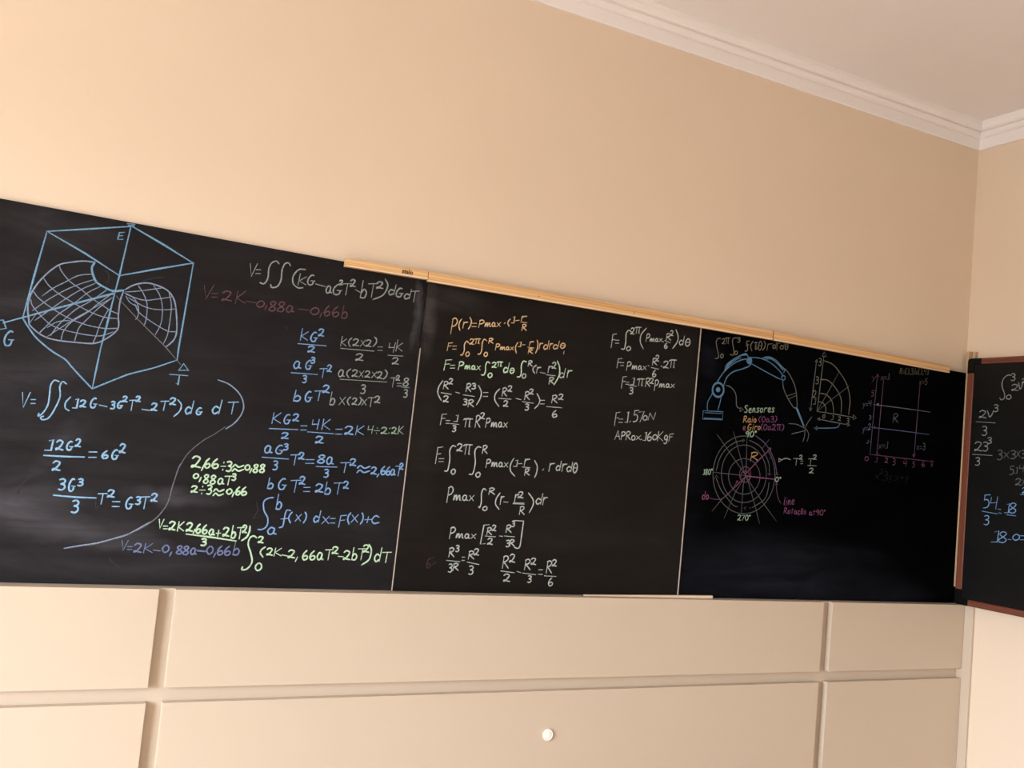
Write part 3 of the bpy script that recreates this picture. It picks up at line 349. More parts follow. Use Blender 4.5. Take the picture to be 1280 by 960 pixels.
'midblue 1 46 6783 13153 6623 13116 6517 13001 6555 12760 6686 12551 6683 12334 6561 12220 6438 12214;midblue 1 47 7328 12804 7217 12809 7175 12686 7163 12494 7138 12330 7043 12292;midblue 0 49 6923 13255 6891 12823;midblue 1 49 6898 12939 6968 13042 7039 12966 7000 12833 6894 12832;midblue 1 49 6906 12264 6807 12286 6725 12181 6779 12090 6879 12128 6920 12265 6906 12129 6979 12106;midblue 1 49 7381 12763 7315 12677 7298 12565 7359 12444;midblue 0 49 7505 12691 7647 12521;midblue 0 49 7653 12712 7493 12506;midblue 1 50 7760 12785 7809 12698 7800 12575 7742 12464;midblue 1 50 8180 12648 8104 12684 8043 12588 8091 12504 8173 12555;midblue 0 50 8229 12844 8187 12516;midblue 0 50 8315 12679 8498 12488;midblue 0 50 8507 12704 8298 12470;midblue 0 50 8536 12639 8685 12647;midblue 0 50 8542 12505 8685 12512;midblue 0 50 8858 12737 8823 12396;midblue 0 50 8851 12737 9025 12760;midblue 0 50 8844 12595 8976 12616;midblue 1 51 9156 12841 9096 12749 9081 12631 9136 12502;midblue 0 51 9209 12772 9388 12579;midblue 0 51 9396 12798 9193 12561;midblue 1 51 9509 12860 9556 12768 9548 12638 9491 12520;midblue 0 51 9606 12659 9817 12676;midblue 0 51 9724 12759 9699 12576;midblue 1 51 10067 12761 9945 12794 9846 12670 9912 12564 10078 12596;midblue 0 49 7070 12544 7298 12578'),
(1,'chalk_formula','pale green integral of 2K beside the bottom joint',
'green 1 51 6427 11972 6341 12021 6241 11963 6208 11774 6318 11511 6371 11272 6260 11082 6114 11051 6121 11131;green 1 53 9834 11924 9924 11757 9884 11473 9665 11296;green 1 51 6484 11975 6532 12014 6605 11991 6590 11936 6527 11856 6486 11836 6498 11866 6551 11850 6629 11835;green 1 51 6581 11252 6501 11188 6492 11101 6563 11037 6649 11094 6655 11193 6581 11252;green 1 51 6707 11719 6607 11640 6582 11538 6673 11427;green 1 51 6771 11649 6826 11692 6909 11666 6892 11604 6820 11515 6774 11493 6787 11526 6848 11508 6937 11491;green 0 51 7010 11699 6984 11471;green 0 51 7175 11701 7004 11574 7188 11483;green 1 52 7401 11614 7464 11662 7559 11634 7540 11564 7458 11465 7404 11440 7420 11478 7489 11457 7590 11438;green 0 52 7679 11463 7657 11406 7624 11330;green 1 52 7938 11664 7863 11581 7828 11472 7874 11393 7955 11417 7972 11482 7920 11518 7840 11472;green 1 52 8162 11662 8083 11581 8047 11476 8095 11400 8180 11424 8199 11487 8144 11521 8059 11477;green 1 52 8400 11592 8327 11618 8267 11507 8307 11408 8380 11446 8410 11592 8400 11447 8453 11420;green 0 52 8499 11707 8731 11722;green 0 52 8629 11718 8604 11418;green 1 53 8710 11764 8771 11808 8863 11782 8845 11720 8765 11630 8713 11608 8728 11641 8796 11623 8894 11606;green 1 53 9076 11648 9143 11705 9246 11671 9225 11589 9137 11473 9079 11445 9096 11488 9171 11464 9280 11441;green 0 53 9369 11803 9337 11443;green 1 53 9344 11540 9413 11625 9482 11560 9444 11450 9340 11450;green 0 53 9514 11774 9757 11790;green 0 53 9650 11786 9624 11452;green 1 53 9668 11856 9728 11903 9820 11875 9802 11808 9722 11713 9671 11689 9686 11724 9753 11705 9850 11686;green 1 54 10205 11592 10121 11640 10054 11519 10106 11412 10197 11474;green 0 54 10258 11839 10212 11424;green 0 54 10298 11697 10574 11714;green 0 54 10452 11709 10423 11400;green 0 51 7212 11511 7381 11485;green 0 53 8911 11528 9057 11523'),
(1,'chalk_formula','three short pale green decimal sums',
'green 1 54 4401 14094 4481 14164 4600 14129 4576 14032 4473 13891 4405 13854 4425 13906 4513 13882 4640 13860;green 0 54 4728 13930 4709 13865 4680 13779;green 1 54 4858 14131 4785 14046 4752 13937 4796 13861 4875 13889 4891 13954 4841 13987 4763 13938;green 1 54 5080 14139 4996 14052 4957 13943 5009 13867 5099 13895 5118 13961 5060 13993 4970 13944;green 0 55 5200 13939 5325 13948;green 0 55 5265 14038 5270 14058;green 0 55 5260 13833 5262 13853;green 1 55 5366 14068 5434 14093 5484 14055 5464 13989 5404 13965 5472 13945 5490 13880 5439 13815 5358 13825;green 1 55 5526 13940 5594 14014 5697 13953 5834 14014;green 1 55 5526 13821 5594 13895 5697 13841 5834 13895;green 1 55 5947 14037 5887 13989 5880 13927 5933 13885 5999 13928 6004 13998 5947 14037;green 0 55 6068 13938 6051 13886 6026 13816;green 1 55 6238 14035 6184 14066 6130 14020 6173 13961 6237 13908 6200 13840 6124 13853 6124 13904 6194 13965 6238 14035;green 1 56 6430 14051 6374 14081 6317 14035 6362 13975 6430 13923 6391 13854 6311 13867 6311 13918 6385 13980 6430 14051;green 1 52 4556 13680 4495 13638 4488 13583 4542 13547 4608 13585 4612 13646 4556 13680;green 0 52 4695 13590 4679 13534 4655 13460;green 1 52 4891 13641 4838 13674 4786 13626 4828 13562 4891 13504 4854 13432 4781 13447 4781 13501 4849 13566 4891 13641;green 1 52 5088 13634 5030 13667 4972 13618 5019 13554 5088 13497 5048 13425 4966 13439 4966 13494 5042 13559 5088 13634;green 1 52 5286 13579 5221 13596 5168 13510 5203 13435 5269 13468 5295 13580 5286 13469 5334 13450;green 0 52 5350 13664 5567 13685;green 0 52 5471 13678 5448 13431;green 1 53 5550 13736 5601 13752 5639 13728 5624 13685 5578 13669 5630 13656 5643 13613 5605 13570 5544 13577;green 1 52 4471 13296 4526 13336 4609 13316 4592 13262 4520 13182 4474 13161 4487 13190 4548 13177 4636 13165;green 0 52 4687 13229 4836 13239;green 0 52 4764 13323 4770 13342;green 0 52 4758 13131 4761 13149;green 1 52 4898 13365 4963 13387 5012 13352 4992 13293 4935 13271 5000 13252 5017 13193 4968 13134 4891 13144;green 1 52 5076 13219 5138 13293 5232 13229 5357 13289;green 1 52 5076 13098 5138 13172 5232 13115 5357 13167;green 1 52 5515 13318 5450 13271 5443 13210 5500 13168 5570 13211 5575 13280 5515 13318;green 0 52 5649 13231 5632 13175 5608 13100;green 1 53 5783 13390 5723 13318 5695 13227 5732 13162 5797 13184 5811 13239 5769 13268 5704 13227;green 1 53 5958 13402 5886 13326 5853 13230 5897 13162 5974 13186 5991 13243 5941 13273 5864 13230'),
(1,'chalk_mark','faint scraped mark along the right edge',
'faint 0 40 10675 20110 10750 19823 10716 19549'),
(1,'chalk_mark','faint scraped mark along the right edge',
'faint 0 40 10683 18859 10690 18503 10759 18157'),
(1,'chalk_mark','faint scraped mark along the right edge',
'faint 0 40 10789 19232 10789 18874 10758 18454'),
(1,'chalk_mark','faint scraped mark along the right edge',
'faint 0 40 10807 19772 10807 19294'),
(1,'chalk_mark','faint scraped mark along the right edge',
'faint 0 40 10650 17994 10691 17911'),
(1,'chalk_mark','faint speck along the top edge',
'faint 0 47 6586 18146 6647 18099'),
(1,'chalk_mark','faint speck along the top edge',
'faint 0 47 6013 20311 6058 20302'),
(1,'chalk_mark','faint speck along the top edge',
'faint 0 48 7599 20256 7647 20236'),
(1,'chalk_mark','faint smear above the wireframe drawing',
'faint 0 47 -154 20156 107 20252'),
(1,'chalk_mark','faint smear inside the wireframe drawing',
'faint 1 35 1535 18967 1645 18897 1686 18725 1635 18627'),
(1,'chalk_mark','faint smear inside the wireframe drawing',
'faint 1 35 2546 18846 2830 18962 3080 19027'),
(1,'chalk_mark','faint smear inside the wireframe drawing',
'faint 0 39 1571 20356 1598 20334'),
(1,'chalk_mark','faint smear inside the wireframe drawing',
'faint 0 39 1643 20343 1657 20328'),
(1,'chalk_mark','faint wiped curve at the lower left',
'faint 1 33 169 12829 219 13043 416 13311 672 13415'),
(1,'chalk_mark','faint wiped curve at the lower left',
'faint 1 34 2048 12777 2073 12561 2143 12652'),
(1,'chalk_mark','faint wiped curve at the lower left',
'faint 1 35 2546 11278 2688 11109 2948 10986'),
(1,'chalk_mark','faint wiped smear left of the general integral',
'faint 0 37 6313 12989 6383 12750 6284 12529'),
(1,'chalk_mark','faint wiped smear left of the general integral',
'faint 0 37 6259 12517 6416 12547'),
(2,'chalk_formula','pale orange pressure formula at the top',
'orange 0 43 11825 19153 11791 18671;orange 1 43 11805 19135 11908 19190 11983 19101 11928 18967 11818 18906;orange 1 43 12120 19190 12064 19086 12049 18956 12101 18820;orange 0 44 12209 19109 12190 18906;orange 1 44 12196 19023 12243 19094 12342 19122;orange 1 44 12405 19285 12465 19188 12454 19041 12383 18902;orange 0 44 12502 19110 12653 19132;orange 0 44 12508 19005 12653 19026;orange 0 44 12775 19244 12743 19007;orange 1 44 12756 19233 12849 19267 12918 19228 12868 19160 12768 19123;orange 0 44 13643 19266 13682 19304;orange 1 45 13849 19447 13789 19377 13774 19292 13829 19207;orange 0 45 13953 19527 14006 19557 13991 19339 13905 19328;orange 0 45 14280 19609 14255 19453;orange 1 45 14264 19543 14322 19601 14447 19629;orange 0 45 14333 19335 14312 19136;orange 1 45 14317 19323 14396 19355 14454 19326 14407 19270 14333 19238 14381 19220 14475 19160;orange 1 44 12981 19196 12966 19069 13001 19163 13035 19204 13045 19080 13085 19180 13120 19212 13135 19107 13160 19102;orange 1 44 13305 19234 13250 19244 13205 19170 13235 19111 13290 19142 13313 19235 13305 19144 13345 19132;orange 0 44 13393 19258 13504 19153;orange 0 44 13509 19284 13383 19131;orange 0 45 14042 19422 14177 19458;orange 0 45 14243 19408 14468 19414'),
(2,'chalk_formula','pale orange double integral below it',
'orange 0 41 11755 18364 11729 18121;orange 0 41 11750 18363 11885 18392;orange 0 41 11745 18263 11847 18287;orange 0 41 11903 18290 12029 18307;orange 0 41 11908 18191 12029 18208;orange 1 41 12449 18175 12394 18125 12388 18064 12436 18026 12496 18071 12500 18139 12449 18175;orange 1 41 12482 18564 12530 18607 12602 18592 12588 18536 12526 18452 12485 18429 12497 18459 12550 18448 12627 18441;orange 1 41 12640 18602 12693 18630 12855 18649;orange 0 41 12709 18625 12693 18474;orange 0 41 12796 18640 12788 18484 12817 18488;orange 1 41 13090 18249 13033 18202 13027 18145 13077 18109 13138 18153 13142 18217 13090 18249;orange 0 41 13170 18709 13150 18544;orange 1 42 13155 18698 13232 18726 13289 18703 13242 18656 13170 18629 13217 18615 13309 18566;orange 0 42 13436 18562 13410 18366;orange 1 42 13420 18554 13499 18581 13556 18548 13514 18492 13430 18462;orange 1 42 14204 18721 14151 18621 14138 18495 14186 18362;orange 0 42 14282 18736 14331 18760 14318 18596 14237 18586;orange 0 42 14661 18816 14642 18672;orange 1 42 14649 18755 14693 18807 14788 18829;orange 0 42 14642 18566 14621 18409;orange 1 42 14626 18556 14707 18583 14767 18562 14718 18516 14642 18490 14691 18477 14789 18431;orange 1 43 14912 18894 14957 18778 14949 18611 14895 18456;orange 0 43 15033 18813 15017 18614;orange 1 43 15023 18729 15059 18797 15136 18820;orange 1 43 15316 18763 15243 18787 15183 18699 15230 18631 15309 18682;orange 0 43 15363 18935 15323 18650;orange 0 43 15415 18854 15399 18654;orange 1 43 15405 18770 15441 18839 15519 18862;orange 1 43 15705 18817 15618 18837 15546 18754 15602 18692 15697 18742;orange 0 43 15761 18979 15713 18713;orange 1 43 15917 18934 15838 18879 15819 18797 15894 18754 15980 18810 15992 18891 15917 18934;orange 0 43 15823 18833 15988 18859;orange 1 42 13603 18496 13590 18399 13620 18470 13651 18501 13659 18406 13694 18482 13724 18506 13737 18425 13759 18421;orange 1 42 13885 18520 13837 18529 13798 18473 13824 18428 13872 18450 13892 18521 13885 18451 13920 18442;orange 0 42 13962 18538 14058 18456;orange 0 42 14062 18556 13953 18441;orange 0 42 14382 18664 14472 18682;orange 0 42 14588 18616 14821 18620;orange 0 43 15981 18666 15965 18575;orange 1 41 12451 18459 12371 18511 12304 18386 12318 18204 12265 18056 12198 18047;orange 1 41 13073 18624 12981 18659 12925 18524 12930 18313 12887 18175 12802 18148'),
(2,'chalk_formula','pale green integral with its limits split',
'green 0 48 11722 17815 11683 17492;green 0 48 11714 17814 11910 17853;green 0 48 11706 17680 11855 17713;green 0 48 11889 17673 12038 17692;green 0 48 11895 17580 12038 17598;green 0 48 12203 17815 12172 17563;green 1 49 12184 17805 12275 17837 12342 17793 12293 17722 12196 17686;green 1 49 13315 17599 13250 17548 13243 17487 13300 17448 13370 17495 13375 17563 13315 17599;green 1 49 13353 17920 13403 17960 13477 17946 13462 17893 13398 17813 13356 17791 13368 17820 13423 17810 13502 17802;green 1 49 13513 17966 13566 17992 13723 18009;green 0 49 13581 17988 13566 17846;green 0 50 13666 18001 13658 17854 13687 17858;green 1 50 13916 17818 13841 17847 13779 17749 13827 17672 13909 17727;green 0 50 13965 18011 13923 17690;green 1 50 14098 17856 14035 17805 14019 17726 14079 17681 14149 17733 14159 17812 14098 17856;green 0 50 14022 17760 14156 17780;green 0 51 16204 18041 16182 17806;green 1 51 16189 17942 16241 18023 16353 18052;green 1 46 12418 17734 12403 17616 12437 17702 12472 17738 12481 17622 12521 17713 12555 17741 12570 17641 12594 17635;green 1 46 12737 17750 12683 17762 12638 17696 12668 17639 12722 17664 12745 17750 12737 17666 12777 17652;green 0 46 12824 17765 12933 17659;green 0 46 12938 17782 12814 17646;green 1 47 13266 17906 13173 17947 13118 17807 13134 17651 13091 17513 12999 17502;green 1 47 14590 18128 14468 18129 14412 17970 14434 17757 14400 17618 14294 17589;green 1 48 15752 18305 15862 18098 15865 17823 15710 17497;white 1 47 14551 17729 14490 17678 14483 17615 14537 17576 14604 17622 14609 17692 14551 17729;white 0 48 14684 18169 14664 17991;white 1 48 14669 18158 14743 18186 14798 18160 14753 18110 14684 18082 14728 18066 14818 18011;white 1 48 14968 18062 14879 17980 14857 17883 14939 17787;white 0 48 15021 18004 15003 17805;white 1 48 15009 17920 15052 17989 15145 18013;white 0 48 15449 18090 15431 17869;white 1 48 15437 17997 15480 18073 15573 18099;white 1 48 15577 18196 15625 18244 15697 18224 15683 18160 15620 18064 15579 18038 15591 18073 15644 18059 15721 18047;white 0 48 15531 17716 15507 17495;white 1 48 15513 17703 15606 17737 15674 17703 15618 17642 15531 17608 15587 17587 15699 17518;white 1 48 16039 17901 15953 17929 15882 17831 15937 17755 16031 17811;white 0 49 16094 18094 16047 17774;white 0 48 15143 17844 15324 17834;white 0 48 15385 17792 15716 17800'),
(2,'chalk_formula','white bracketed difference of fractions',
'white 1 45 11682 17160 11567 16940 11561 16733 11694 16531;white 1 46 12937 17151 13056 16954 13038 16742 12928 16519;white 1 47 13702 17124 13572 16960 13565 16747 13733 16553;white 1 48 15093 17131 15220 16928 15175 16761 15053 16628;white 0 46 11747 17125 11725 16896;white 1 46 11730 17111 11812 17145 11871 17109 11823 17046 11747 17013 11795 16990 11893 16916;white 1 46 11903 17214 11945 17254 12007 17237 11994 17182 11940 17101 11905 17080 11916 17109 11961 17097 12028 17087;white 1 46 11769 16645 11826 16691 11912 16673 11895 16612 11821 16521 11772 16496 11786 16529 11849 16516 11941 16507;white 0 46 12538 17155 12516 16904;white 1 46 12522 17140 12605 17176 12665 17136 12616 17067 12538 17032 12588 17006 12687 16923;white 1 46 12714 17176 12781 17196 12830 17175 12810 17132 12751 17112 12818 17104 12835 17063 12786 17018 12707 17020;white 1 46 12468 16645 12533 16665 12581 16642 12562 16597 12504 16577 12569 16567 12586 16524 12538 16477 12460 16480;white 0 46 12662 16647 12636 16425;white 1 46 12643 16633 12738 16667 12808 16633 12751 16571 12662 16538 12719 16517 12833 16446;white 0 47 13134 16942 13291 16960;white 0 47 13140 16816 13291 16833;white 0 47 13833 17167 13812 16902;white 1 47 13817 17152 13897 17189 13956 17145 13908 17073 13833 17037 13881 17009 13977 16920;white 1 47 14010 17227 14056 17271 14125 17252 14111 17193 14051 17105 14012 17081 14023 17113 14074 17100 14148 17089;white 1 47 13895 16723 13949 16768 14030 16749 14013 16690 13944 16602 13898 16578 13911 16610 13970 16597 14056 16587;white 0 47 14669 17135 14645 16876;white 1 48 14651 17119 14739 17156 14804 17115 14751 17044 14669 17008 14722 16982 14828 16896;white 1 48 14808 17212 14856 17251 14928 17236 14914 17184 14851 17106 14811 17085 14823 17113 14875 17102 14952 17094;white 1 48 14701 16728 14767 16749 14816 16724 14797 16674 14738 16654 14804 16642 14821 16595 14772 16545 14693 16549;white 0 48 15244 16920 15394 16936;white 0 48 15250 16801 15394 16817;white 0 48 15703 17132 15677 16880;white 1 48 15683 17117 15784 17154 15858 17115 15797 17045 15703 17009 15764 16984 15885 16902;white 1 48 15934 17167 15991 17211 16077 17194 16060 17136 15985 17049 15937 17025 15951 17057 16014 17045 16106 17036;white 1 48 15872 16649 15785 16571 15745 16475 15798 16412 15892 16440 15913 16497 15852 16523 15758 16476;white 0 46 11668 16771 12012 16758;white 0 46 12167 16843 12299 16827;white 0 46 12428 16789 12820 16781;white 0 47 13705 16815 14144 16837;white 0 47 14326 16884 14516 16862;white 0 48 14576 16804 14987 16794;white 0 48 15494 16740 16083 16759'),
(2,'chalk_formula','white result one third pi R squared in the left column',
'white 0 45 11776 16093 11745 15764;white 0 46 11769 16093 11926 16122;white 0 45 11763 15956 11882 15982;white 0 46 11931 15916 12051 15928;white 0 46 11936 15824 12051 15835;white 0 46 12257 16104 12330 16133 12310 15923 12190 15913;white 1 46 12181 15763 12239 15781 12283 15758 12265 15713 12213 15695 12272 15684 12287 15640 12244 15595 12174 15600;white 1 46 12523 15995 12602 16036 12841 16054;white 0 46 12626 16027 12602 15780;white 0 46 12754 16045 12742 15788 12785 15793;white 0 46 12977 16169 12954 15799;white 1 46 12960 16148 13044 16195 13106 16132 13055 16033 12977 15987 13027 15945 13128 15815;white 1 46 13111 16247 13159 16291 13232 16271 13217 16209 13155 16119 13114 16095 13126 16128 13179 16114 13256 16101;white 0 46 13350 16117 13323 15834;white 1 47 13334 16107 13414 16138 13472 16085 13430 16007 13345 15972;white 1 47 13543 16010 13527 15867 13564 15971 13600 16014 13611 15873 13653 15982 13690 16015 13705 15894 13732 15886;white 1 47 13885 16027 13827 16044 13779 15964 13811 15895 13869 15924 13893 16028 13885 15925 13927 15908;white 0 47 13977 16042 14094 15912;white 0 47 14099 16061 13967 15898;white 0 46 12094 15834 12376 15836'),
(2,'chalk_formula','white double integral in the middle of the board',
'white 0 45 11742 15040 11708 14536;white 0 45 11735 15039 11906 15075;white 0 45 11728 14830 11858 14862;white 0 45 11816 14698 11979 14712;white 0 45 11822 14607 11979 14619;white 1 46 12351 14412 12286 14360 12279 14292 12336 14246 12405 14293 12410 14369 12351 14412;white 1 46 12402 15174 12463 15227 12554 15202 12536 15129 12457 15022 12405 14994 12420 15033 12487 15015 12585 14999;white 1 46 12615 15171 12690 15216 12918 15230;white 0 46 12713 15205 12690 14911;white 0 46 12834 15223 12823 14916 12864 14919;white 1 46 13226 14375 13156 14325 13148 14260 13210 14217 13285 14262 13290 14335 13226 14375;white 0 46 13319 15238 13297 14987;white 1 46 13302 15223 13387 15257 13449 15215 13398 15148 13319 15115 13370 15087 13471 15001;white 0 46 13498 14802 13471 14550;white 1 46 13482 14792 13563 14820 13623 14772 13580 14703 13493 14672;white 0 47 14532 14856 14604 14883 14584 14668 14467 14661;white 0 47 14883 14938 14859 14722;white 1 47 14867 14847 14924 14921 15046 14944;white 0 47 14927 14609 14904 14404;white 1 47 14910 14597 14995 14625 15057 14592 15006 14536 14927 14509 14978 14487 15080 14417;white 0 48 15559 14615 15604 14661;white 0 48 15831 14874 15806 14601;white 1 48 15814 14759 15872 14851 15995 14878;white 1 48 16206 14786 16135 14818 16077 14725 16122 14647 16199 14697;white 0 48 16251 14973 16212 14660;white 0 48 16327 14892 16305 14639;white 1 48 16312 14785 16364 14870 16473 14895;white 1 49 16644 14787 16562 14819 16494 14725 16547 14646 16636 14697;white 0 49 16696 14976 16651 14660;white 1 49 16825 14964 16756 14873 16739 14719 16804 14622 16880 14712 16890 14867 16825 14964;white 0 49 16743 14787 16886 14805;white 1 47 13689 14730 13673 14594 13711 14692 13748 14733 13759 14598 13802 14701 13839 14732 13855 14616 13882 14608;white 1 47 14039 14735 13979 14752 13931 14677 13963 14611 14022 14637 14047 14736 14039 14638 14082 14621;white 0 47 14133 14750 14253 14624;white 0 47 14258 14766 14122 14614;white 0 47 14638 14763 14764 14779;white 0 47 14800 14669 15080 14664;white 1 46 12350 15124 12235 15140 12157 14978 12187 14698 12150 14360 12042 14327;white 1 46 13233 15175 13117 15181 13029 15027 13084 14666 13034 14324 12906 14288;white 1 47 14453 14924 14355 14714 14377 14504 14550 14346;white 1 48 15231 14918 15349 14739 15346 14523 15290 14358'),
(2,'chalk_formula','white single integral from 0 to R',
'white 0 45 12257 13824 12225 13345;white 1 46 12238 13808 12335 13855 12406 13759 12354 13630 12251 13578;white 1 46 13585 13303 13516 13260 13509 13204 13569 13166 13642 13205 13648 13268 13585 13303;white 0 46 13694 13895 13667 13695;white 1 47 13674 13884 13775 13911 13850 13879 13789 13824 13694 13797 13755 13776 13877 13708;white 0 47 14125 13661 14110 13397;white 1 47 14115 13550 14151 13637 14229 13659;white 0 47 14643 13758 14624 13491;white 1 47 14631 13646 14675 13734 14770 13757;white 1 47 14741 13809 14804 13853 14897 13831 14879 13769 14797 13679 14744 13655 14760 13689 14828 13673 14929 13659;white 0 47 14868 13365 14845 13111;white 1 47 14851 13351 14939 13383 15004 13338 14951 13271 14868 13240 14921 13211 15027 13121;white 1 48 15596 13641 15502 13677 15426 13576 15485 13490 15587 13544;white 0 48 15655 13845 15604 13504;white 0 48 15707 13729 15687 13481;white 1 48 15693 13625 15740 13708 15839 13730;white 1 46 12471 13597 12452 13436 12497 13552 12541 13599 12554 13438 12605 13561 12650 13597 12669 13458 12701 13448;white 1 46 12887 13596 12817 13617 12759 13529 12797 13449 12868 13480 12897 13597 12887 13480 12939 13459;white 0 46 13000 13611 13142 13458;white 0 46 13149 13627 12987 13448;white 0 47 14233 13488 14388 13487;white 0 47 14577 13451 14987 13460;white 0 42 14593 13479 14977 13491;white 1 46 13562 13829 13460 13859 13407 13699 13429 13439 13390 13255 13352 13289;white 1 47 14068 13768 13952 13576 13948 13392 14088 13238;white 1 47 15112 13836 15304 13634 15323 13448 15209 13196'),
(2,'chalk_formula','white square bracketed fractions',
'white 0 45 12469 12563 12436 12221;white 1 46 12449 12551 12547 12585 12619 12516 12566 12424 12462 12387;white 0 46 13755 12622 13733 12403;white 1 46 13739 12610 13819 12637 13879 12598 13830 12541 13755 12514 13803 12489 13900 12411;white 1 47 13907 12683 13952 12722 14021 12700 14007 12644 13948 12564 13909 12544 13920 12574 13971 12558 14043 12543;white 1 46 13790 12252 13848 12294 13936 12270 13918 12210 13842 12123 13793 12101 13807 12134 13872 12117 13965 12101;white 0 47 14442 12739 14417 12508;white 1 47 14423 12726 14517 12755 14585 12715 14529 12654 14442 12626 14498 12599 14610 12517;white 1 47 14617 12875 14665 12890 14700 12865 14686 12823 14644 12808 14691 12794 14704 12751 14668 12710 14612 12718;white 1 47 14467 12243 14532 12261 14580 12231 14561 12182 14503 12165 14568 12149 14585 12099 14537 12050 14460 12060;white 0 47 14621 12275 14600 12074;white 1 47 14605 12264 14686 12288 14745 12253 14697 12200 14621 12176 14670 12153 14767 12081;white 1 46 12687 12387 12668 12255 12711 12350 12755 12388 12767 12256 12817 12356 12860 12385 12879 12272 12910 12263;white 1 46 13090 12378 13022 12396 12966 12324 13003 12259 13071 12283 13100 12379 13090 12283 13140 12265;white 0 46 13200 12391 13338 12264;white 0 46 13344 12403 13187 12258;white 0 46 13783 12729 13599 12704 13536 12093 13702 12116;white 0 46 13676 12359 14046 12350;white 0 47 14190 12382 14309 12377;white 0 47 14378 12391 14744 12381;white 0 47 14688 12907 15026 12909;white 1 47 15026 12909 15006 12525 14978 12100 14896 12012 14766 12049'),
(2,'chalk_formula','white pair of fractions at the lower left',
'white 0 45 12498 11924 12476 11652;white 1 46 12481 11909 12567 11941 12630 11892 12578 11821 12498 11790 12550 11757 12653 11658;white 1 46 12700 12004 12756 12020 12797 11993 12781 11947 12731 11931 12787 11916 12802 11870 12760 11826 12694 11835;white 1 45 12512 11411 12576 11431 12623 11394 12604 11335 12547 11315 12611 11294 12628 11234 12581 11176 12504 11189;white 0 46 12691 11444 12667 11230;white 1 46 12673 11432 12762 11457 12827 11419 12773 11363 12691 11338 12744 11313 12850 11235;white 0 46 12939 11658 13026 11661;white 0 46 12942 11555 13026 11558;white 0 46 13185 11849 13160 11604;white 1 46 13166 11836 13260 11865 13330 11821 13273 11757 13185 11728 13242 11699 13355 11611;white 1 46 13353 11900 13406 11943 13487 11917 13470 11854 13401 11765 13356 11743 13369 11776 13428 11758 13513 11740;white 1 46 13225 11371 13302 11392 13360 11354 13337 11292 13268 11271 13345 11249 13365 11185 13308 11125 13217 11138;white 0 46 12412 11538 12871 11512;white 0 46 13133 11510 13547 11446'),
(2,'chalk_formula','white difference of fractions equal to R squared over 6',
'white 0 47 14434 11733 14406 11353;white 1 47 14413 11712 14517 11755 14594 11686 14531 11588 14434 11545 14496 11500 14621 11360;white 1 47 14648 11760 14713 11815 14809 11782 14790 11702 14706 11589 14652 11560 14668 11603 14738 11579 14841 11556;white 1 47 14488 11119 14564 11170 14679 11139 14656 11066 14557 10962 14492 10937 14511 10975 14595 10953 14717 10932;white 0 47 15252 11653 15224 11325;white 1 47 15231 11635 15334 11673 15410 11614 15348 11529 15252 11491 15314 11452 15438 11331;white 1 47 15450 11672 15510 11716 15598 11690 15581 11625 15504 11533 15453 11510 15468 11545 15533 11526 15628 11507;white 1 47 15385 11123 15451 11141 15500 11109 15480 11057 15421 11040 15488 11021 15505 10968 15456 10918 15378 10930;white 0 48 15753 11341 15907 11345;white 0 48 15759 11192 15907 11196;white 0 48 16080 11630 16054 11242;white 1 48 16060 11609 16158 11653 16230 11582 16171 11482 16080 11439 16138 11391 16256 11248;white 1 48 16256 11646 16310 11690 16392 11663 16375 11598 16305 11505 16259 11482 16272 11517 16332 11497 16419 11479;white 1 48 16289 11088 16209 11009 16173 10905 16222 10829 16307 10851 16326 10914 16270 10948 16185 10905;white 0 47 14361 11263 14853 11220;white 0 47 14957 11265 15087 11231;white 0 47 15160 11218 15658 11178;white 0 48 15993 11150 16436 11140'),
(2,'chalk_mark','faint purple wiped six',
'faintpurple 1 40 11830 11599 11776 11500 11752 11370 11785 11275 11843 11302 11855 11380 11818 11424 11760 11371;faintpurple 0 35 11762 11516 11970 11624;faintpurple 0 35 11890 11343 12069 11475'),
(2,'chalk_formula','white integral at the top of the right column',
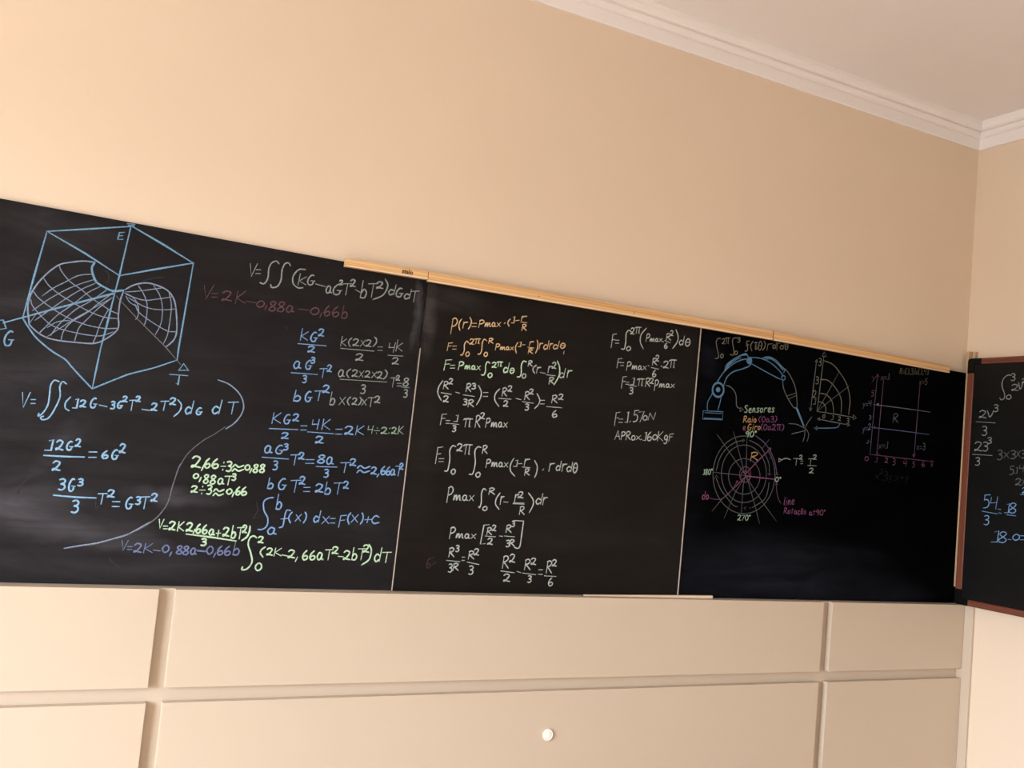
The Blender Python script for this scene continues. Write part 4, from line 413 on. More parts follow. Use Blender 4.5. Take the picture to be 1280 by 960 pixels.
'white 0 44 17856 19503 17827 19036;white 0 44 17851 19503 17997 19543;white 0 44 17845 19308 17956 19343;white 0 44 17974 19318 18126 19339;white 0 44 17980 19214 18126 19234;white 1 45 18555 19176 18478 19123 18469 19062 18537 19025 18620 19074 18626 19143 18555 19176;white 1 45 18585 19794 18633 19845 18706 19825 18691 19755 18628 19653 18587 19625 18599 19662 18652 19647 18730 19636;white 1 45 18744 19856 18809 19892 19004 19916;white 0 45 18829 19886 18809 19683;white 0 45 18933 19906 18923 19695 18959 19700;white 0 45 19278 19710 19253 19442;white 1 45 19263 19700 19340 19733 19396 19685 19355 19609 19273 19573;white 0 46 20135 19844 20109 19614;white 1 46 20115 19829 20213 19867 20286 19834 20227 19769 20135 19732 20194 19712 20312 19642;white 1 46 20276 19948 20317 19991 20378 19973 20366 19916 20313 19831 20278 19808 20288 19839 20333 19826 20399 19817;white 1 46 20153 19512 20089 19448 20060 19370 20099 19320 20168 19344 20182 19390 20138 19410 20070 19371;white 1 46 20849 19679 20768 19707 20701 19606 20753 19528 20842 19586;white 0 46 20901 19877 20856 19549;white 1 46 21080 19803 20993 19723 20971 19596 21054 19525 21150 19607 21163 19732 21080 19803;white 0 46 20976 19652 21159 19682;white 1 45 19439 19581 19425 19477 19458 19554 19491 19587 19500 19486 19538 19567 19571 19593 19585 19507 19609 19502;white 1 46 19746 19611 19694 19619 19651 19559 19680 19511 19732 19536 19753 19612 19746 19537 19784 19527;white 0 46 19829 19629 19934 19542;white 0 46 19939 19649 19819 19525;white 0 46 19973 19552 20001 19534;white 0 46 20054 19595 20296 19547;white 1 45 18604 19703 18492 19740 18399 19605 18409 19315 18371 19072 18247 19055;white 1 45 19221 19920 19028 19667 19016 19399 19167 19173;white 1 46 20505 20050 20620 19837 20602 19617 20428 19359'),
(2,'chalk_formula','white product with 2 pi in the right column',
'white 0 44 18164 18689 18132 18372;white 0 45 18157 18688 18316 18721;white 0 45 18151 18557 18271 18585;white 0 45 18274 18569 18402 18585;white 0 45 18279 18469 18402 18485;white 0 45 18568 18623 18536 18338;white 1 45 18549 18612 18643 18647 18712 18597 18662 18516 18561 18477;white 0 45 19630 18890 19604 18652;white 1 45 19610 18875 19709 18913 19782 18878 19723 18811 19630 18774 19689 18752 19809 18678;white 1 45 19731 18980 19777 19029 19846 19008 19832 18942 19772 18844 19733 18817 19745 18853 19795 18838 19869 18826;white 1 45 19754 18489 19684 18409 19651 18311 19695 18246 19770 18274 19787 18332 19738 18359 19662 18313;white 1 46 20091 18805 20162 18863 20269 18842 20248 18765 20155 18649 20094 18617 20112 18658 20191 18643 20305 18633;white 1 46 20323 18892 20400 18937 20629 18961;white 0 46 20422 18929 20400 18661;white 0 46 20545 18950 20533 18672 20575 18678;white 1 45 18782 18528 18766 18401 18804 18494 18842 18534 18852 18410 18896 18508 18934 18538 18950 18433 18977 18427;white 1 45 19135 18547 19075 18559 19026 18487 19059 18428 19119 18456 19143 18548 19135 18457 19179 18444;white 0 45 19231 18570 19351 18461;white 0 45 19357 18591 19219 18443;white 0 45 19428 18620 19462 18602;white 0 45 19570 18562 19884 18543;white 0 46 19982 18668 20017 18651'),
(2,'chalk_formula','white result one third pi R squared in the right column',
'white 0 45 18418 18086 18388 17688;white 0 45 18412 18085 18566 18120;white 0 45 18406 17920 18522 17950;white 0 45 18551 17918 18669 17932;white 0 45 18556 17845 18669 17858;white 0 45 18824 18084 18905 18119 18883 17872 18749 17859;white 1 45 18741 17735 18816 17759 18872 17732 18849 17678 18782 17655 18858 17644 18877 17593 18821 17538 18732 17541;white 1 45 19017 18059 19094 18099 19326 18121;white 0 45 19117 18091 19094 17860;white 0 45 19241 18111 19229 17870 19271 17875;white 0 45 19411 18153 19386 17857;white 1 45 19392 18136 19485 18178 19553 18130 19497 18049 19411 18008 19466 17977 19578 17879;white 1 45 19567 18138 19618 18183 19693 18165 19678 18105 19613 18017 19570 17993 19583 18025 19638 18012 19719 18002;white 0 45 19803 18132 19775 17763;white 1 45 19787 18119 19870 18160 19932 18090 19887 17988 19798 17943;white 1 46 20004 18028 19986 17906 20027 17996 20069 18035 20081 17916 20128 18011 20170 18041 20187 17939 20217 17933;white 1 46 20390 18057 20325 18068 20271 17998 20307 17941 20372 17969 20399 18058 20390 17971 20438 17958;white 0 46 20495 18074 20627 17970;white 0 46 20633 18096 20483 17951;white 0 45 18685 17828 18996 17827'),
(2,'chalk_note','white numeric force value',
'white 0 44 18266 16818 18235 16364;white 0 44 18260 16817 18419 16853;white 0 44 18254 16629 18374 16660;white 0 44 18399 16610 18551 16625;white 0 44 18405 16496 18551 16510;white 0 45 18713 16866 18775 16911 18758 16530 18656 16524;white 0 45 18846 16550 18880 16585;white 0 45 19198 16997 19026 16971 19012 16814;white 1 45 19012 16814 19112 16840 19169 16748 19126 16621 18991 16575;white 0 45 19206 16935 19428 16989 19280 16593;white 1 45 19494 16847 19413 16791 19404 16720 19475 16676 19562 16728 19568 16806 19494 16847;white 0 45 19618 16701 19674 16956 19843 16736 19918 16987'),
(2,'chalk_note','white approximate kilogram value',
'white 0 44 18296 15901 18408 16203 18494 15919;white 0 44 18329 16009 18474 16022;white 0 44 18579 16174 18551 15903;white 1 45 18562 16164 18646 16194 18708 16144 18663 16069 18573 16035;white 0 45 18780 16203 18755 15922;white 1 45 18761 16186 18852 16224 18919 16178 18865 16102 18780 16065 18834 16035 18944 15939;white 1 45 19070 16098 18994 16042 19015 15945 19098 15953 19133 16038 19070 16098;white 0 45 19190 16099 19352 15981;white 0 45 19359 16124 19176 15960;white 0 45 19385 15979 19415 16003;white 0 45 19534 16238 19602 16274 19584 15976 19473 15969;white 1 45 19779 16291 19692 16190 19652 16064 19705 15976 19799 16009 19819 16085 19759 16123 19665 16065;white 1 45 19978 16214 19890 16154 19880 16079 19957 16031 20052 16086 20059 16169 19978 16214;white 0 45 20118 16344 20088 16000;white 0 45 20305 16355 20111 16156 20320 16028;white 1 46 20509 16212 20433 16235 20383 16140 20427 16072 20503 16121 20516 16224 20497 16000 20433 15935 20370 15959;white 0 46 20613 16294 20583 16034;white 0 46 20607 16294 20759 16319;white 0 46 20601 16186 20716 16207'),
(2,'chalk_mark','faint grey scratch along the left edge',
'faint 0 35 10727 19612 10727 19096 10744 18687'),
(2,'chalk_mark','faint grey scratch along the left edge',
'faint 0 35 10761 18022 10772 17563 10762 17255'),
(2,'chalk_mark','faint grey scratch along the left edge',
'faint 0 35 10819 19265 10814 18903'),
(2,'chalk_mark','faint grey scratch along the left edge',
'faint 0 35 10955 18511 10950 18048'),
(3,'chalk_formula','beige double integral over the robot arm drawing',
'beige 1 38 22497 19997 22392 19995 22310 19867 22365 19624 22462 19386 22437 19266 22310 19233;beige 1 39 23281 20127 23122 20113 23053 19990 23132 19727 23173 19585 23130 19474 22981 19475;beige 1 39 23851 20100 23730 20054 23778 19899 23801 19774 23754 19700 23678 19694;beige 0 39 23701 19905 23848 19959;beige 1 38 22621 19449 22561 19398 22554 19335 22607 19296 22673 19343 22677 19413 22621 19449;beige 1 38 22576 19972 22620 20018 22685 19999 22672 19937 22615 19844 22578 19819 22589 19853 22637 19839 22706 19829;beige 1 38 22711 20029 22764 20063 22924 20081;beige 0 38 22780 20057 22764 19850;beige 0 38 22865 20073 22857 19858 22886 19862;beige 1 39 23271 19644 23208 19597 23201 19541 23256 19507 23323 19550 23328 19613 23271 19644;beige 1 39 23290 20141 23355 20163 23403 20143 23383 20099 23326 20079 23391 20072 23407 20031 23360 19986 23283 19986;beige 1 39 24033 20112 23961 20007 23942 19877 24009 19742;beige 1 39 24099 20058 24165 20088 24263 20089;beige 1 39 24185 20085 24165 19869 24198 19827 24237 19863 24224 19922;beige 1 39 24398 20163 24326 20067 24308 19911 24376 19817 24456 19913 24467 20069 24398 20163;beige 0 39 24311 19980 24463 20007;beige 1 39 24553 20201 24629 20111 24615 19971 24525 19837;beige 0 39 24980 20148 24767 20104 24734 19865;beige 1 40 25136 20097 25063 20118 25003 20037 25050 19976 25130 20023;beige 0 40 25183 20254 25143 19994;beige 0 40 25366 20227 25228 20193 25207 19954;beige 1 40 25523 20123 25440 20143 25372 20061 25425 20000 25516 20049;beige 0 40 25576 20282 25531 20020;beige 1 40 25700 20255 25636 20188 25620 20080 25680 20017 25750 20086 25760 20193 25700 20255;beige 0 40 25623 20127 25757 20150'),
(3,'chalk_drawing','blue chalk drawing of a jointed robot arm',
'armblue 0 41 21957 17275 22872 17330 22864 17038 21961 16976 21957 17275;armblue 0 41 22041 17214 22816 17261;armblue 0 41 22034 17016 22808 17069;armblue 1 38 22144 17316 22131 17603 22285 17889 22316 17996;armblue 1 38 22622 17366 22698 17664 22736 17918;armblue 1 50 22836 18138 22802 18246 22727 18330 22624 18375 22511 18374 22408 18326 22333 18241 22298 18133 22309 18021 22364 17923 22454 17857 22564 17834 22674 17858 22766 17926 22823 18025 22836 18138;armblue 1 41 22804 18134 22774 18229 22708 18303 22617 18343 22518 18341 22427 18300 22360 18225 22329 18130 22338 18031 22387 17945 22467 17887 22564 17867 22661 17888 22743 17948 22793 18035 22804 18134;armblue 1 88 22628 18122 22605 18159 22560 18170 22517 18149 22502 18108 22524 18072 22570 18061 22613 18082 22628 18122;armblue 0 88 22518 18128 22612 18102;armblue 1 47 22486 18389 22772 18799 23162 19141 23519 19334 23808 19414;armblue 1 48 22809 18302 22922 18608 23191 18850 23604 19007 23915 19152 24024 19259;armblue 1 48 22794 18843 22900 19108 23248 19363 23553 19538 23753 19598 23855 19492;armblue 1 48 22882 19022 23148 19287 23503 19501 23767 19557;armblue 1 47 22822 18826 22958 19052 23254 19300 23509 19430;armblue 1 102 24022 19369 23989 19423 23920 19438 23855 19406 23833 19345 23866 19292 23935 19277 24000 19309 24022 19369;armblue 0 102 23856 19375 23999 19339;armblue 1 42 23883 19479 24316 19522 24706 19487 25110 19345 25468 19131 25623 18985;armblue 1 42 24040 19261 24464 19135 25034 18970 25523 18843;armblue 1 49 24561 19554 24860 19623 25203 19551 25503 19352 25684 19235 25639 19117;armblue 1 49 24702 19530 24977 19565 25328 19416 25601 19212;armblue 1 46 25736 18934 25725 18968 25700 18994 25666 19008 25628 19007 25594 18992 25569 18964 25557 18930 25560 18895 25578 18864 25608 18843 25645 18837 25681 18845 25712 18866 25731 18898 25736 18934;palegrey 1 37 25691 19280 25925 19100 26184 18783 26326 18494 26404 18154 26440 17896;palegrey 1 37 25620 18837 25681 18550 25893 18228 26148 17952 26302 17838 26430 17878;beige 0 34 25891 18249 26333 18421;beige 0 34 25960 18127 26375 18338;beige 0 34 26302 17830 26451 17898;armblue 0 80 26401 17823 26652 17483 26842 17187;armblue 0 74 26477 17805 26852 17206;armblue 0 68 26433 17843 26798 17279;palegrey 1 31 26919 17108 26681 17172 26446 17223 26075 17208;palegrey 1 31 26919 17108 27042 17347 27225 17584;palegrey 1 31 26955 17032 26645 16938 26254 16827;palegrey 1 31 26922 17073 26923 16811 26853 16578;palegrey 1 31 26978 17100 27123 16917 27124 16786 27071 16606;palegrey 1 36 22897 18320 23168 18260 23403 18035 23480 17623 23629 17530;palegrey 0 36 23661 17580 23660 17424 23814 17507 23661 17580'),
(3,'chalk_note','pale green word beside the robot arm',
'palegreen 1 45 24010 17663 23947 17682 23890 17627 23947 17561 24004 17500 23953 17418 23867 17425;palegreen 1 45 24082 17505 24185 17533 24168 17591 24099 17566 24082 17478 24128 17429 24202 17459;palegreen 1 45 24277 17613 24260 17454 24295 17566 24353 17616 24370 17477 24399 17475;palegreen 1 45 24567 17635 24509 17645 24480 17592 24550 17546 24521 17488 24451 17491;palegreen 1 45 24695 17658 24631 17601 24649 17505 24718 17513 24748 17598 24695 17658;palegreen 0 45 24836 17682 24818 17511;palegreen 1 45 24824 17610 24865 17670 24953 17691;palegreen 1 45 25012 17622 25118 17651 25100 17709 25029 17685 25012 17595 25059 17546 25135 17576;palegreen 1 46 25307 17719 25248 17728 25218 17676 25289 17629 25259 17571 25188 17573'),
(3,'chalk_note','orange and purple words under the green word',
'words 0 45 23880 17262 23859 17036;words 1 45 23864 17249 23943 17281 24000 17245 23953 17183 23880 17151 23927 17128 24021 17054;words 1 45 24174 17194 24116 17206 24068 17130 24100 17067 24158 17098 24181 17195 24174 17099 24216 17085;words 0 45 24282 17222 24266 17078;words 0 45 24290 17285 24292 17294;words 1 45 24414 17232 24355 17182 24371 17099 24435 17106 24461 17180 24414 17232;purple 1 39 24684 17355 24614 17284 24596 17197 24661 17108;purple 1 39 24825 17353 24748 17286 24740 17200 24807 17142 24889 17204 24895 17300 24825 17353;purple 1 39 25078 17278 25013 17289 24960 17219 24995 17163 25060 17191 25087 17279 25078 17193 25125 17180;purple 1 39 25173 17377 25253 17400 25313 17374 25289 17322 25217 17300 25298 17288 25318 17239 25259 17186 25164 17189;purple 1 40 25399 17436 25465 17372 25452 17274 25375 17180'),
(3,'chalk_note','second orange and purple line above the circle',
'purple 1 45 23875 16822 23972 16839 23956 16890 23891 16874 23875 16798 23918 16753 23988 16774;words 1 45 24236 16997 24180 17002 24115 16929 24097 16839 24140 16783 24216 16800 24241 16873;words 0 45 24175 16874 24271 16880;words 0 45 24342 16937 24327 16804;words 0 45 24350 16995 24353 17005;words 0 45 24429 16948 24413 16810;words 1 45 24419 16890 24454 16938 24531 16955;words 1 45 24638 16965 24582 16919 24597 16841 24658 16848 24684 16917 24638 16965;purple 1 39 24806 17076 24739 17004 24722 16914 24783 16819;purple 1 39 24940 17070 24867 17002 24859 16913 24923 16852 25001 16913 25007 17014 24940 17070;purple 1 39 25181 16994 25119 17006 25068 16936 25102 16876 25164 16903 25189 16994 25180 16905 25225 16891;purple 1 39 25268 17056 25324 17105 25409 17081 25392 17013 25318 16913 25270 16887 25285 16924 25347 16906 25437 16891;purple 1 40 25483 17089 25539 17120 25710 17130;purple 0 40 25556 17113 25539 16910;purple 0 40 25647 17125 25638 16914 25670 16916;purple 1 40 25778 17161 25841 17092 25829 16990 25755 16895'),
(3,'chalk_drawing','grey polar circle with pink radius lines',
'dimpink 1 33 24399 15136 24364 15253 24289 15346 24187 15399 24075 15403 23973 15358 23898 15270 23864 15157 23875 15036 23931 14929 24021 14854 24130 14825 24240 14845 24331 14912 24387 15015 24399 15136;dim 1 33 24850 15097 24758 15362 24551 15570 24266 15686 23953 15689 23667 15581 23456 15381 23356 15124 23382 14854 23531 14615 23777 14449 24079 14385 24387 14433 24646 14588 24810 14823 24850 15097;dim 1 33 25153 15217 25016 15648 24715 15988 24303 16178 23856 16185 23450 16012 23154 15691 23016 15278 23059 14841 23274 14455 23627 14183 24059 14073 24498 14146 24867 14393 25100 14772 25153 15217;dim 1 33 24321 16520 23922 16533 23538 16442 23196 16255 22920 15987 22728 15658 22633 15291 22640 14911 22750 14544 22954 14216 23240 13950 23587 13764 23972 13673 24369 13685 24748 13800 25081 14011 25343 14304 25512 14658 25577 15046 25530 15438 25375 15805 25126 16119;dimpink 1 33 24353 15048 24326 15132 24267 15198 24186 15235 24096 15238 24014 15205 23954 15142 23925 15061 23934 14974 23977 14898 24049 14845 24136 14825 24224 14840 24297 14889 24343 14962 24353 15048;dim 1 35 22761 15138 22873 15600 23149 15996 23548 16260 23913 16368;dim 1 36 24207 16403 24743 16219 25111 15825 25261 15540 25291 15223;dim 1 35 22785 14893 23032 14498 23321 14229 23664 13960 23883 13899;dim 1 36 24582 13910 25150 14260 25290 14650 25310 14906;dimpurple 1 39 24487 16598 25008 16327 25442 15853 25626 15397 25658 15229;dim 0 33 23855 16413 23992 16380 23891 16312;dim 0 33 25212 15239 25295 15181 25378 15242;dim 0 32 22712 14846 22775 14995 22878 14900;dim 0 33 24283 13922 24197 13867 24277 13821;dim 0 33 24528 13903 24448 13890;dim 0 33 25270 15796 25319 15864 25393 15785;dim 0 32 22621 15086 23344 15078 24145 15075;dim 0 33 24093 16456 24160 15202 24074 14694 24090 13694;dim 0 33 22683 16472 23145 16037 24084 15154 24686 14525 25170 14050 25809 13472;dim 0 33 23431 16646 23599 16286 24080 15196 24334 14795 24813 13777 24991 13345;dim 0 32 23609 14537 23120 14133 22722 13679;dim 0 33 24100 14988 23726 14420 23292 13444;dim 0 33 25157 16511 24860 16144;magenta 0 51 24145 15075 24855 15051 25548 15042;magenta 0 51 24164 15160 24686 15664 25272 16180;magenta 0 50 24149 15034 23609 14537;magenta 0 45 24174 15052 25186 15041;magenta 0 45 25198 16194 25286 16202 25278 16116;dimpink 1 29 22547 14147 22862 14109 23168 14178 23511 14448 23792 14841;magenta 0 33 23715 14815 23801 14858 23825 14781;dimpink 1 30 25674 14889 25734 14552 25842 14303 25967 14162;magenta 0 39 25640 14836 25678 14906 25751 14843;magenta 0 36 25634 15313 25725 15234 25560 15201'),
(3,'chalk_note','green number above the circle',
'palegreen 1 54 24165 16690 24100 16723 24030 16667 24065 16623 24159 16660 24170 16702 24153 16604 24106 16513;palegreen 1 54 24320 16748 24244 16678 24235 16592 24302 16538 24384 16603 24390 16699 24320 16748;palegreen 1 54 24485 16776 24455 16747 24484 16726 24520 16756 24485 16776'),
(3,'chalk_note','green number at the left of the circle',
'palegreen 0 41 22195 15143 22235 15168 22224 14967 22159 14962;palegreen 1 41 22364 15149 22328 15176 22292 15135 22321 15083 22364 15036 22339 14976 22289 14987 22289 15032 22335 15086 22364 15149;palegreen 1 41 22463 15189 22416 15126 22411 15044 22452 14987 22503 15044 22506 15136 22463 15189;palegreen 1 41 22564 15207 22546 15181 22564 15158 22586 15185 22564 15207'),
(3,'chalk_note','green number below the circle',
'palegreen 1 41 23935 13568 23982 13610 24052 13584 24038 13524 23977 13438 23937 13416 23949 13449 24000 13431 24075 13414;palegreen 0 42 24113 13595 24254 13616 24160 13417;palegreen 1 42 24367 13622 24306 13564 24299 13483 24353 13426 24419 13478 24424 13569 24367 13622;palegreen 1 42 24500 13636 24476 13611 24499 13588 24528 13613 24500 13636'),
(3,'chalk_note','green number at the right of the circle',
'palegreen 1 49 25695 15132 25623 15079 25615 15007 25678 14956 25755 15004 25761 15085 25695 15132;palegreen 1 49 25850 15140 25822 15117 25850 15097 25883 15120 25850 15140'),
(3,'chalk_note','orange capital R inside the circle',
'words 0 45 24383 15952 24336 15644;words 1 45 24348 15933 24524 15980 24654 15933 24548 15847 24383 15801 24489 15772 24701 15673'),
(3,'chalk_note','pink letters left of the circle',
'magenta 1 41 22317 14199 22264 14230 22220 14143 22254 14070 22312 14117;magenta 0 41 22351 14373 22322 14082;magenta 1 41 22458 14257 22404 14200 22419 14095 22477 14100 22501 14191 22458 14257'),
(3,'chalk_note','pink two-line note right of the circle',
'magenta 0 37 26159 14410 26131 14115 26170 14104;magenta 0 37 26254 14293 26237 14106;magenta 0 37 26263 14374 26266 14386;magenta 1 37 26344 14304 26327 14124 26361 14251 26417 14306 26434 14147 26462 14144;magenta 1 37 26524 14240 26626 14270 26609 14336 26541 14310 26524 14209 26570 14152 26643 14185;magenta 0 37 26175 13991 26155 13780;magenta 1 37 26160 13980 26234 14005 26289 13966 26244 13912 26175 13887 26219 13862 26309 13785;magenta 1 37 26413 13915 26358 13873 26373 13794 26433 13796 26458 13863 26413 13915;magenta 0 37 26573 14005 26553 13793;magenta 0 37 26508 13938 26633 13952;magenta 1 37 26779 13908 26724 13924 26678 13855 26708 13794 26764 13818 26786 13908 26779 13819 26819 13802;magenta 1 37 26958 13912 26902 13933 26857 13864 26887 13802 26953 13818;magenta 0 37 26907 13798 26917 13763 26882 13744;magenta 1 37 27072 13940 27016 13898 27031 13817 27092 13819 27117 13888 27072 13940;magenta 1 37 27016 13983 27046 14007 27082 13985 27122 14009;magenta 1 37 27270 13936 27219 13948 27193 13906 27254 13863 27229 13818 27168 13825;magenta 1 37 27552 13904 27493 13918 27445 13851 27477 13792 27536 13816 27560 13904 27552 13817 27595 13801;magenta 0 37 27699 14009 27678 13801;magenta 0 37 27629 13942 27764 13957;magenta 1 37 27941 13985 27882 14025 27817 13974 27850 13926 27936 13954 27947 13996 27930 13897 27887 13808;magenta 1 37 28085 14032 28014 13968 28006 13880 28068 13817 28144 13875 28150 13974 28085 14032;magenta 1 37 28237 14039 28209 14012 28237 13987 28269 14014 28237 14039'),
(3,'chalk_formula','white T squared fraction right of the circle',
'greywhite 0 46 25711 15853 25852 15792 25725 15713 25711 15853;greywhite 1 46 25840 15799 26059 15877 26301 15845;greywhite 0 46 26443 15895 26754 15926;greywhite 0 46 26617 15914 26584 15652;greywhite 1 46 26742 16022 26792 16059 26866 16042 26851 15991 26787 15917 26745 15897 26757 15924 26811 15912 26891 15902;greywhite 0 46 26816 15826 26929 15836;greywhite 0 46 26820 15731 26929 15740;greywhite 0 47 27211 15949 27436 15973;greywhite 0 47 27337 15964 27313 15709;greywhite 1 47 27446 16087 27504 16127 27591 16110 27574 16056 27498 15976 27449 15954 27464 15984 27527 15971 27620 15961;greywhite 1 47 27298 15556 27369 15600 27475 15582 27454 15522 27362 15435 27302 15411 27319 15443 27397 15430 27510 15419;greywhite 0 47 27186 15691 27634 15713'),
(3,'chalk_drawing','grey quarter polar plot with numbered axes',
'palegrey 0 38 27635 20021 27556 18915 27477 17825;palegrey 0 38 27477 17825 28500 17812 29437 17787;palegrey 0 38 27641 20186 27534 20008 27767 20017 27641 20186;palegrey 0 38 29428 17885 29596 17787 29424 17687 29428 17885;palegrey 0 37 27272 19790 27204 18819 27137 17844;palegrey 0 37 27198 19726 27274 19844 27342 19728;palegrey 0 37 27064 17933 27133 17811 27208 17926;palegrey 0 38 27540 17536 28382 17495 29241 17459;palegrey 0 37 27657 17596 27518 17533 27653 17488;palegrey 0 38 29138 17515 29263 17462 29135 17394;beige 1 38 27652 19839 28098 19770 28491 19518 28942 19077 29183 18499 29166 17864;beige 1 38 27540 19086 27940 19096 28368 18846 28702 18446 28754 17876;beige 1 38 27568 18548 27920 18523 28235 18285 28363 17863;beige 1 38 27513 18207 27770 18181 27934 17981 27912 17827;dim 0 38 27477 17825 27982 18638 28494 19491;dim 0 38 27477 17825 28225 18393 29099 19013;armblue 1 38 28718 17463 28620 17317 28258 17249 27502 17171;armblue 0 41 27531 17239 27395 17161 27558 17107 27531 17239;beige 1 38 27388 19882 27458 19911 27511 19874 27490 19804 27427 19775 27498 19758 27516 19690 27464 19619 27380 19626;beige 1 37 27311 19147 27382 19175 27434 19140 27413 19072 27350 19045 27421 19028 27439 18963 27387 18895 27303 18902;beige 1 37 27211 18557 27266 18622 27348 18590 27331 18501 27260 18371 27214 18337 27228 18385 27288 18362 27375 18343;beige 0 37 27302 18280 27376 18310 27355 18093 27235 18082;beige 1 38 27858 17735 27806 17693 27801 17639 27846 17604 27902 17643 27906 17703 27858 17735;beige 0 38 28297 17741 28359 17765 28342 17589 28240 17581;beige 1 38 28625 17705 28670 17742 28737 17726 28724 17675 28665 17601 28627 17581 28638 17608 28688 17596 28760 17587;beige 1 38 29078 17703 29151 17725 29205 17699 29183 17649 29118 17628 29192 17616 29211 17568 29156 17517 29070 17521'),
(3,'chalk_drawing','dim purple and blue graph with crossing lines',
'dimpurple 0 39 30613 19639 30549 18201 30480 16396;dimpurple 0 39 30975 19542 30917 18015 30863 16445;dimpurple 0 40 33111 19567 33062 18062 33011 16511;palegrey 0 40 30490 18419 32068 18446 33808 18456;lineblue 0 39 30420 17491 32072 17509 33832 17514;dimpink 0 39 30480 16396 32171 16396 34180 16404;dimpink 0 39 30752 16391 30979 16454;dimpink 0 39 30833 16526 30902 16448;dimpink 0 40 32923 16583 33091 16631 33006 16476 32923 16583;dimpink 0 40 34050 16452 34206 16401 34043 16342;dim 0 39 30495 17944 30549 17939;dim 0 39 30396 16905 30473 16901;dimpink 0 39 31376 16404 31380 16353;dimpink 0 39 31851 16403 31855 16359;dimpink 0 40 32493 16400 32498 16343;dimpink 0 40 33555 16406 33560 16349;dimpink 0 39 30314 19547 30406 19461;dimpink 0 39 30527 19578 30342 19320;dimpink 0 39 30504 18980 30364 18960 30353 18872;dimpink 1 39 30353 18872 30434 18890 30480 18840 30445 18768 30335 18737;dimpink 1 39 30321 16299 30230 16241 30220 16168 30300 16121 30398 16174 30405 16256 30321 16299;dimpink 0 39 30834 16289 30916 16315 30893 16124 30760 16115;dimpink 1 39 31352 16288 31409 16333 31496 16312 31479 16250 31404 16159 31355 16135 31369 16169 31433 16154 31525 16141;dimpink 1 39 31792 16313 31873 16338 31932 16304 31908 16242 31837 16218 31917 16201 31938 16141 31879 16079 31783 16087;dimpink 0 40 32436 16295 32423 16190 32589 16207;dimpink 0 40 32599 16317 32566 16088;dimpink 0 40 33087 16322 32980 16309 32971 16215;dimpink 1 40 32971 16215 33034 16230 33069 16174 33043 16099 32958 16073;dimpink 1 40 33636 16367 33550 16294 33511 16204 33564 16143 33656 16167 33676 16221 33616 16247 33524 16205;dimpink 0 40 34066 16311 34175 16195;dimpink 0 40 34180 16329 34056 16181;dimpink 0 39 30557 19570 30609 19689 30698 19565;palegrey 1 52 30791 18451 30771 18475 30731 18478 30702 18456 30704 18427 30737 18413 30776 18423 30791 18451;palegrey 0 39 30645 17569 30655 17458;dimpurple 0 39 30826 19593 30940 19478;dimpurple 0 39 30945 19623 30815 19452;dimpurple 0 39 30997 19609 31127 19631;dimpurple 0 39 31002 19535 31127 19556;dimpurple 0 39 31221 19743 31279 19778 31263 19531 31169 19518;dim 0 40 33061 19690 33171 19560;dim 0 40 33176 19708 33051 19547;dim 0 40 33226 19692 33351 19701;dim 0 40 33231 19616 33351 19625;dim 0 40 33542 19831 33421 19817 33411 19720;dim 1 40 33411 19720 33481 19735 33521 19676 33491 19598 33396 19570;dimblue 0 39 29913 18404 29962 18323;dimblue 0 39 30025 18426 29927 18196;dimblue 0 39 30064 18404 30187 18423;dimblue 0 39 30069 18335 30187 18353;dimblue 0 39 30241 18541 30231 18431 30354 18455;dimblue 0 39 30361 18569 30337 18331;dim 1 39 30304 17942 30362 17959 30405 17940 30388 17902 30336 17886 30394 17878 30409 17842 30366 17803 30298 17806;dim 0 39 30286 16948 30345 16967 30329 16832 30232 16825;dimblue 0 39 29989 17413 30035 17331;dimblue 0 39 30095 17452 30003 17188;dimblue 0 39 30132 17429 30247 17466;dimblue 0 39 30136 17354 30247 17389;dimblue 1 39 30289 17555 30335 17621 30405 17608 30391 17527 30331 17400 30291 17362 30303 17406 30354 17397 30428 17395;dim 0 39 30961 16822 31084 16691;dim 0 39 31089 16847 30949 16671;dim 0 39 31146 16836 31286 16851;dim 0 39 31151 16756 31286 16771;dim 0 39 31388 16964 31450 16998 31433 16732 31331 16724;dim 0 40 33155 16971 33271 16829;dim 0 40 33276 16989 33145 16816;dim 0 40 33329 16964 33461 16972;dim 0 40 33334 16881 33461 16889;dim 1 40 33511 17094 33582 17118 33635 17080 33614 17015 33551 16992 33622 16972 33641 16906 33588 16842 33503 16853;dimblue 0 43 31695 18156 31658 17808;dimblue 1 43 31667 18135 31808 18186 31911 18131 31827 18035 31696 17986 31780 17951 31949 17837'),
(3,'chalk_note','dim green domain note above the graph',
'olive 0 40 31892 20059 31873 19829;olive 1 40 31878 20045 31946 20077 31996 20039 31955 19977 31892 19946 31932 19922 32014 19844;olive 0 40 32051 19973 32165 19986;olive 0 40 32055 19902 32165 19914;olive 0 40 32293 20115 32224 20108 32201 19852 32270 19860;olive 0 40 32352 20097 32403 20127 32389 19888 32306 19882;olive 0 40 32485 19927 32476 19897 32462 19857;olive 1 40 32539 20127 32601 20151 32647 20119 32628 20062 32573 20039 32635 20024 32651 19967 32605 19909 32531 19916;olive 0 40 32719 20171 32776 20177 32753 19920 32695 19914;olive 0 40 32816 20066 32917 19946;olive 0 40 32922 20088 32806 19930;olive 0 40 33062 20205 32992 20197 32969 19939 33038 19947;olive 0 40 33123 20189 33174 20219 33160 19979 33076 19972;olive 0 40 33258 20011 33248 19980 33234 19940;olive 0 40 33319 20228 33310 20114 33427 20132;olive 0 40 33434 20250 33410 20003;olive 0 40 33507 20253 33566 20260 33542 20001 33483 19994'),
(3,'chalk_note','barely visible wiped note below the graph',
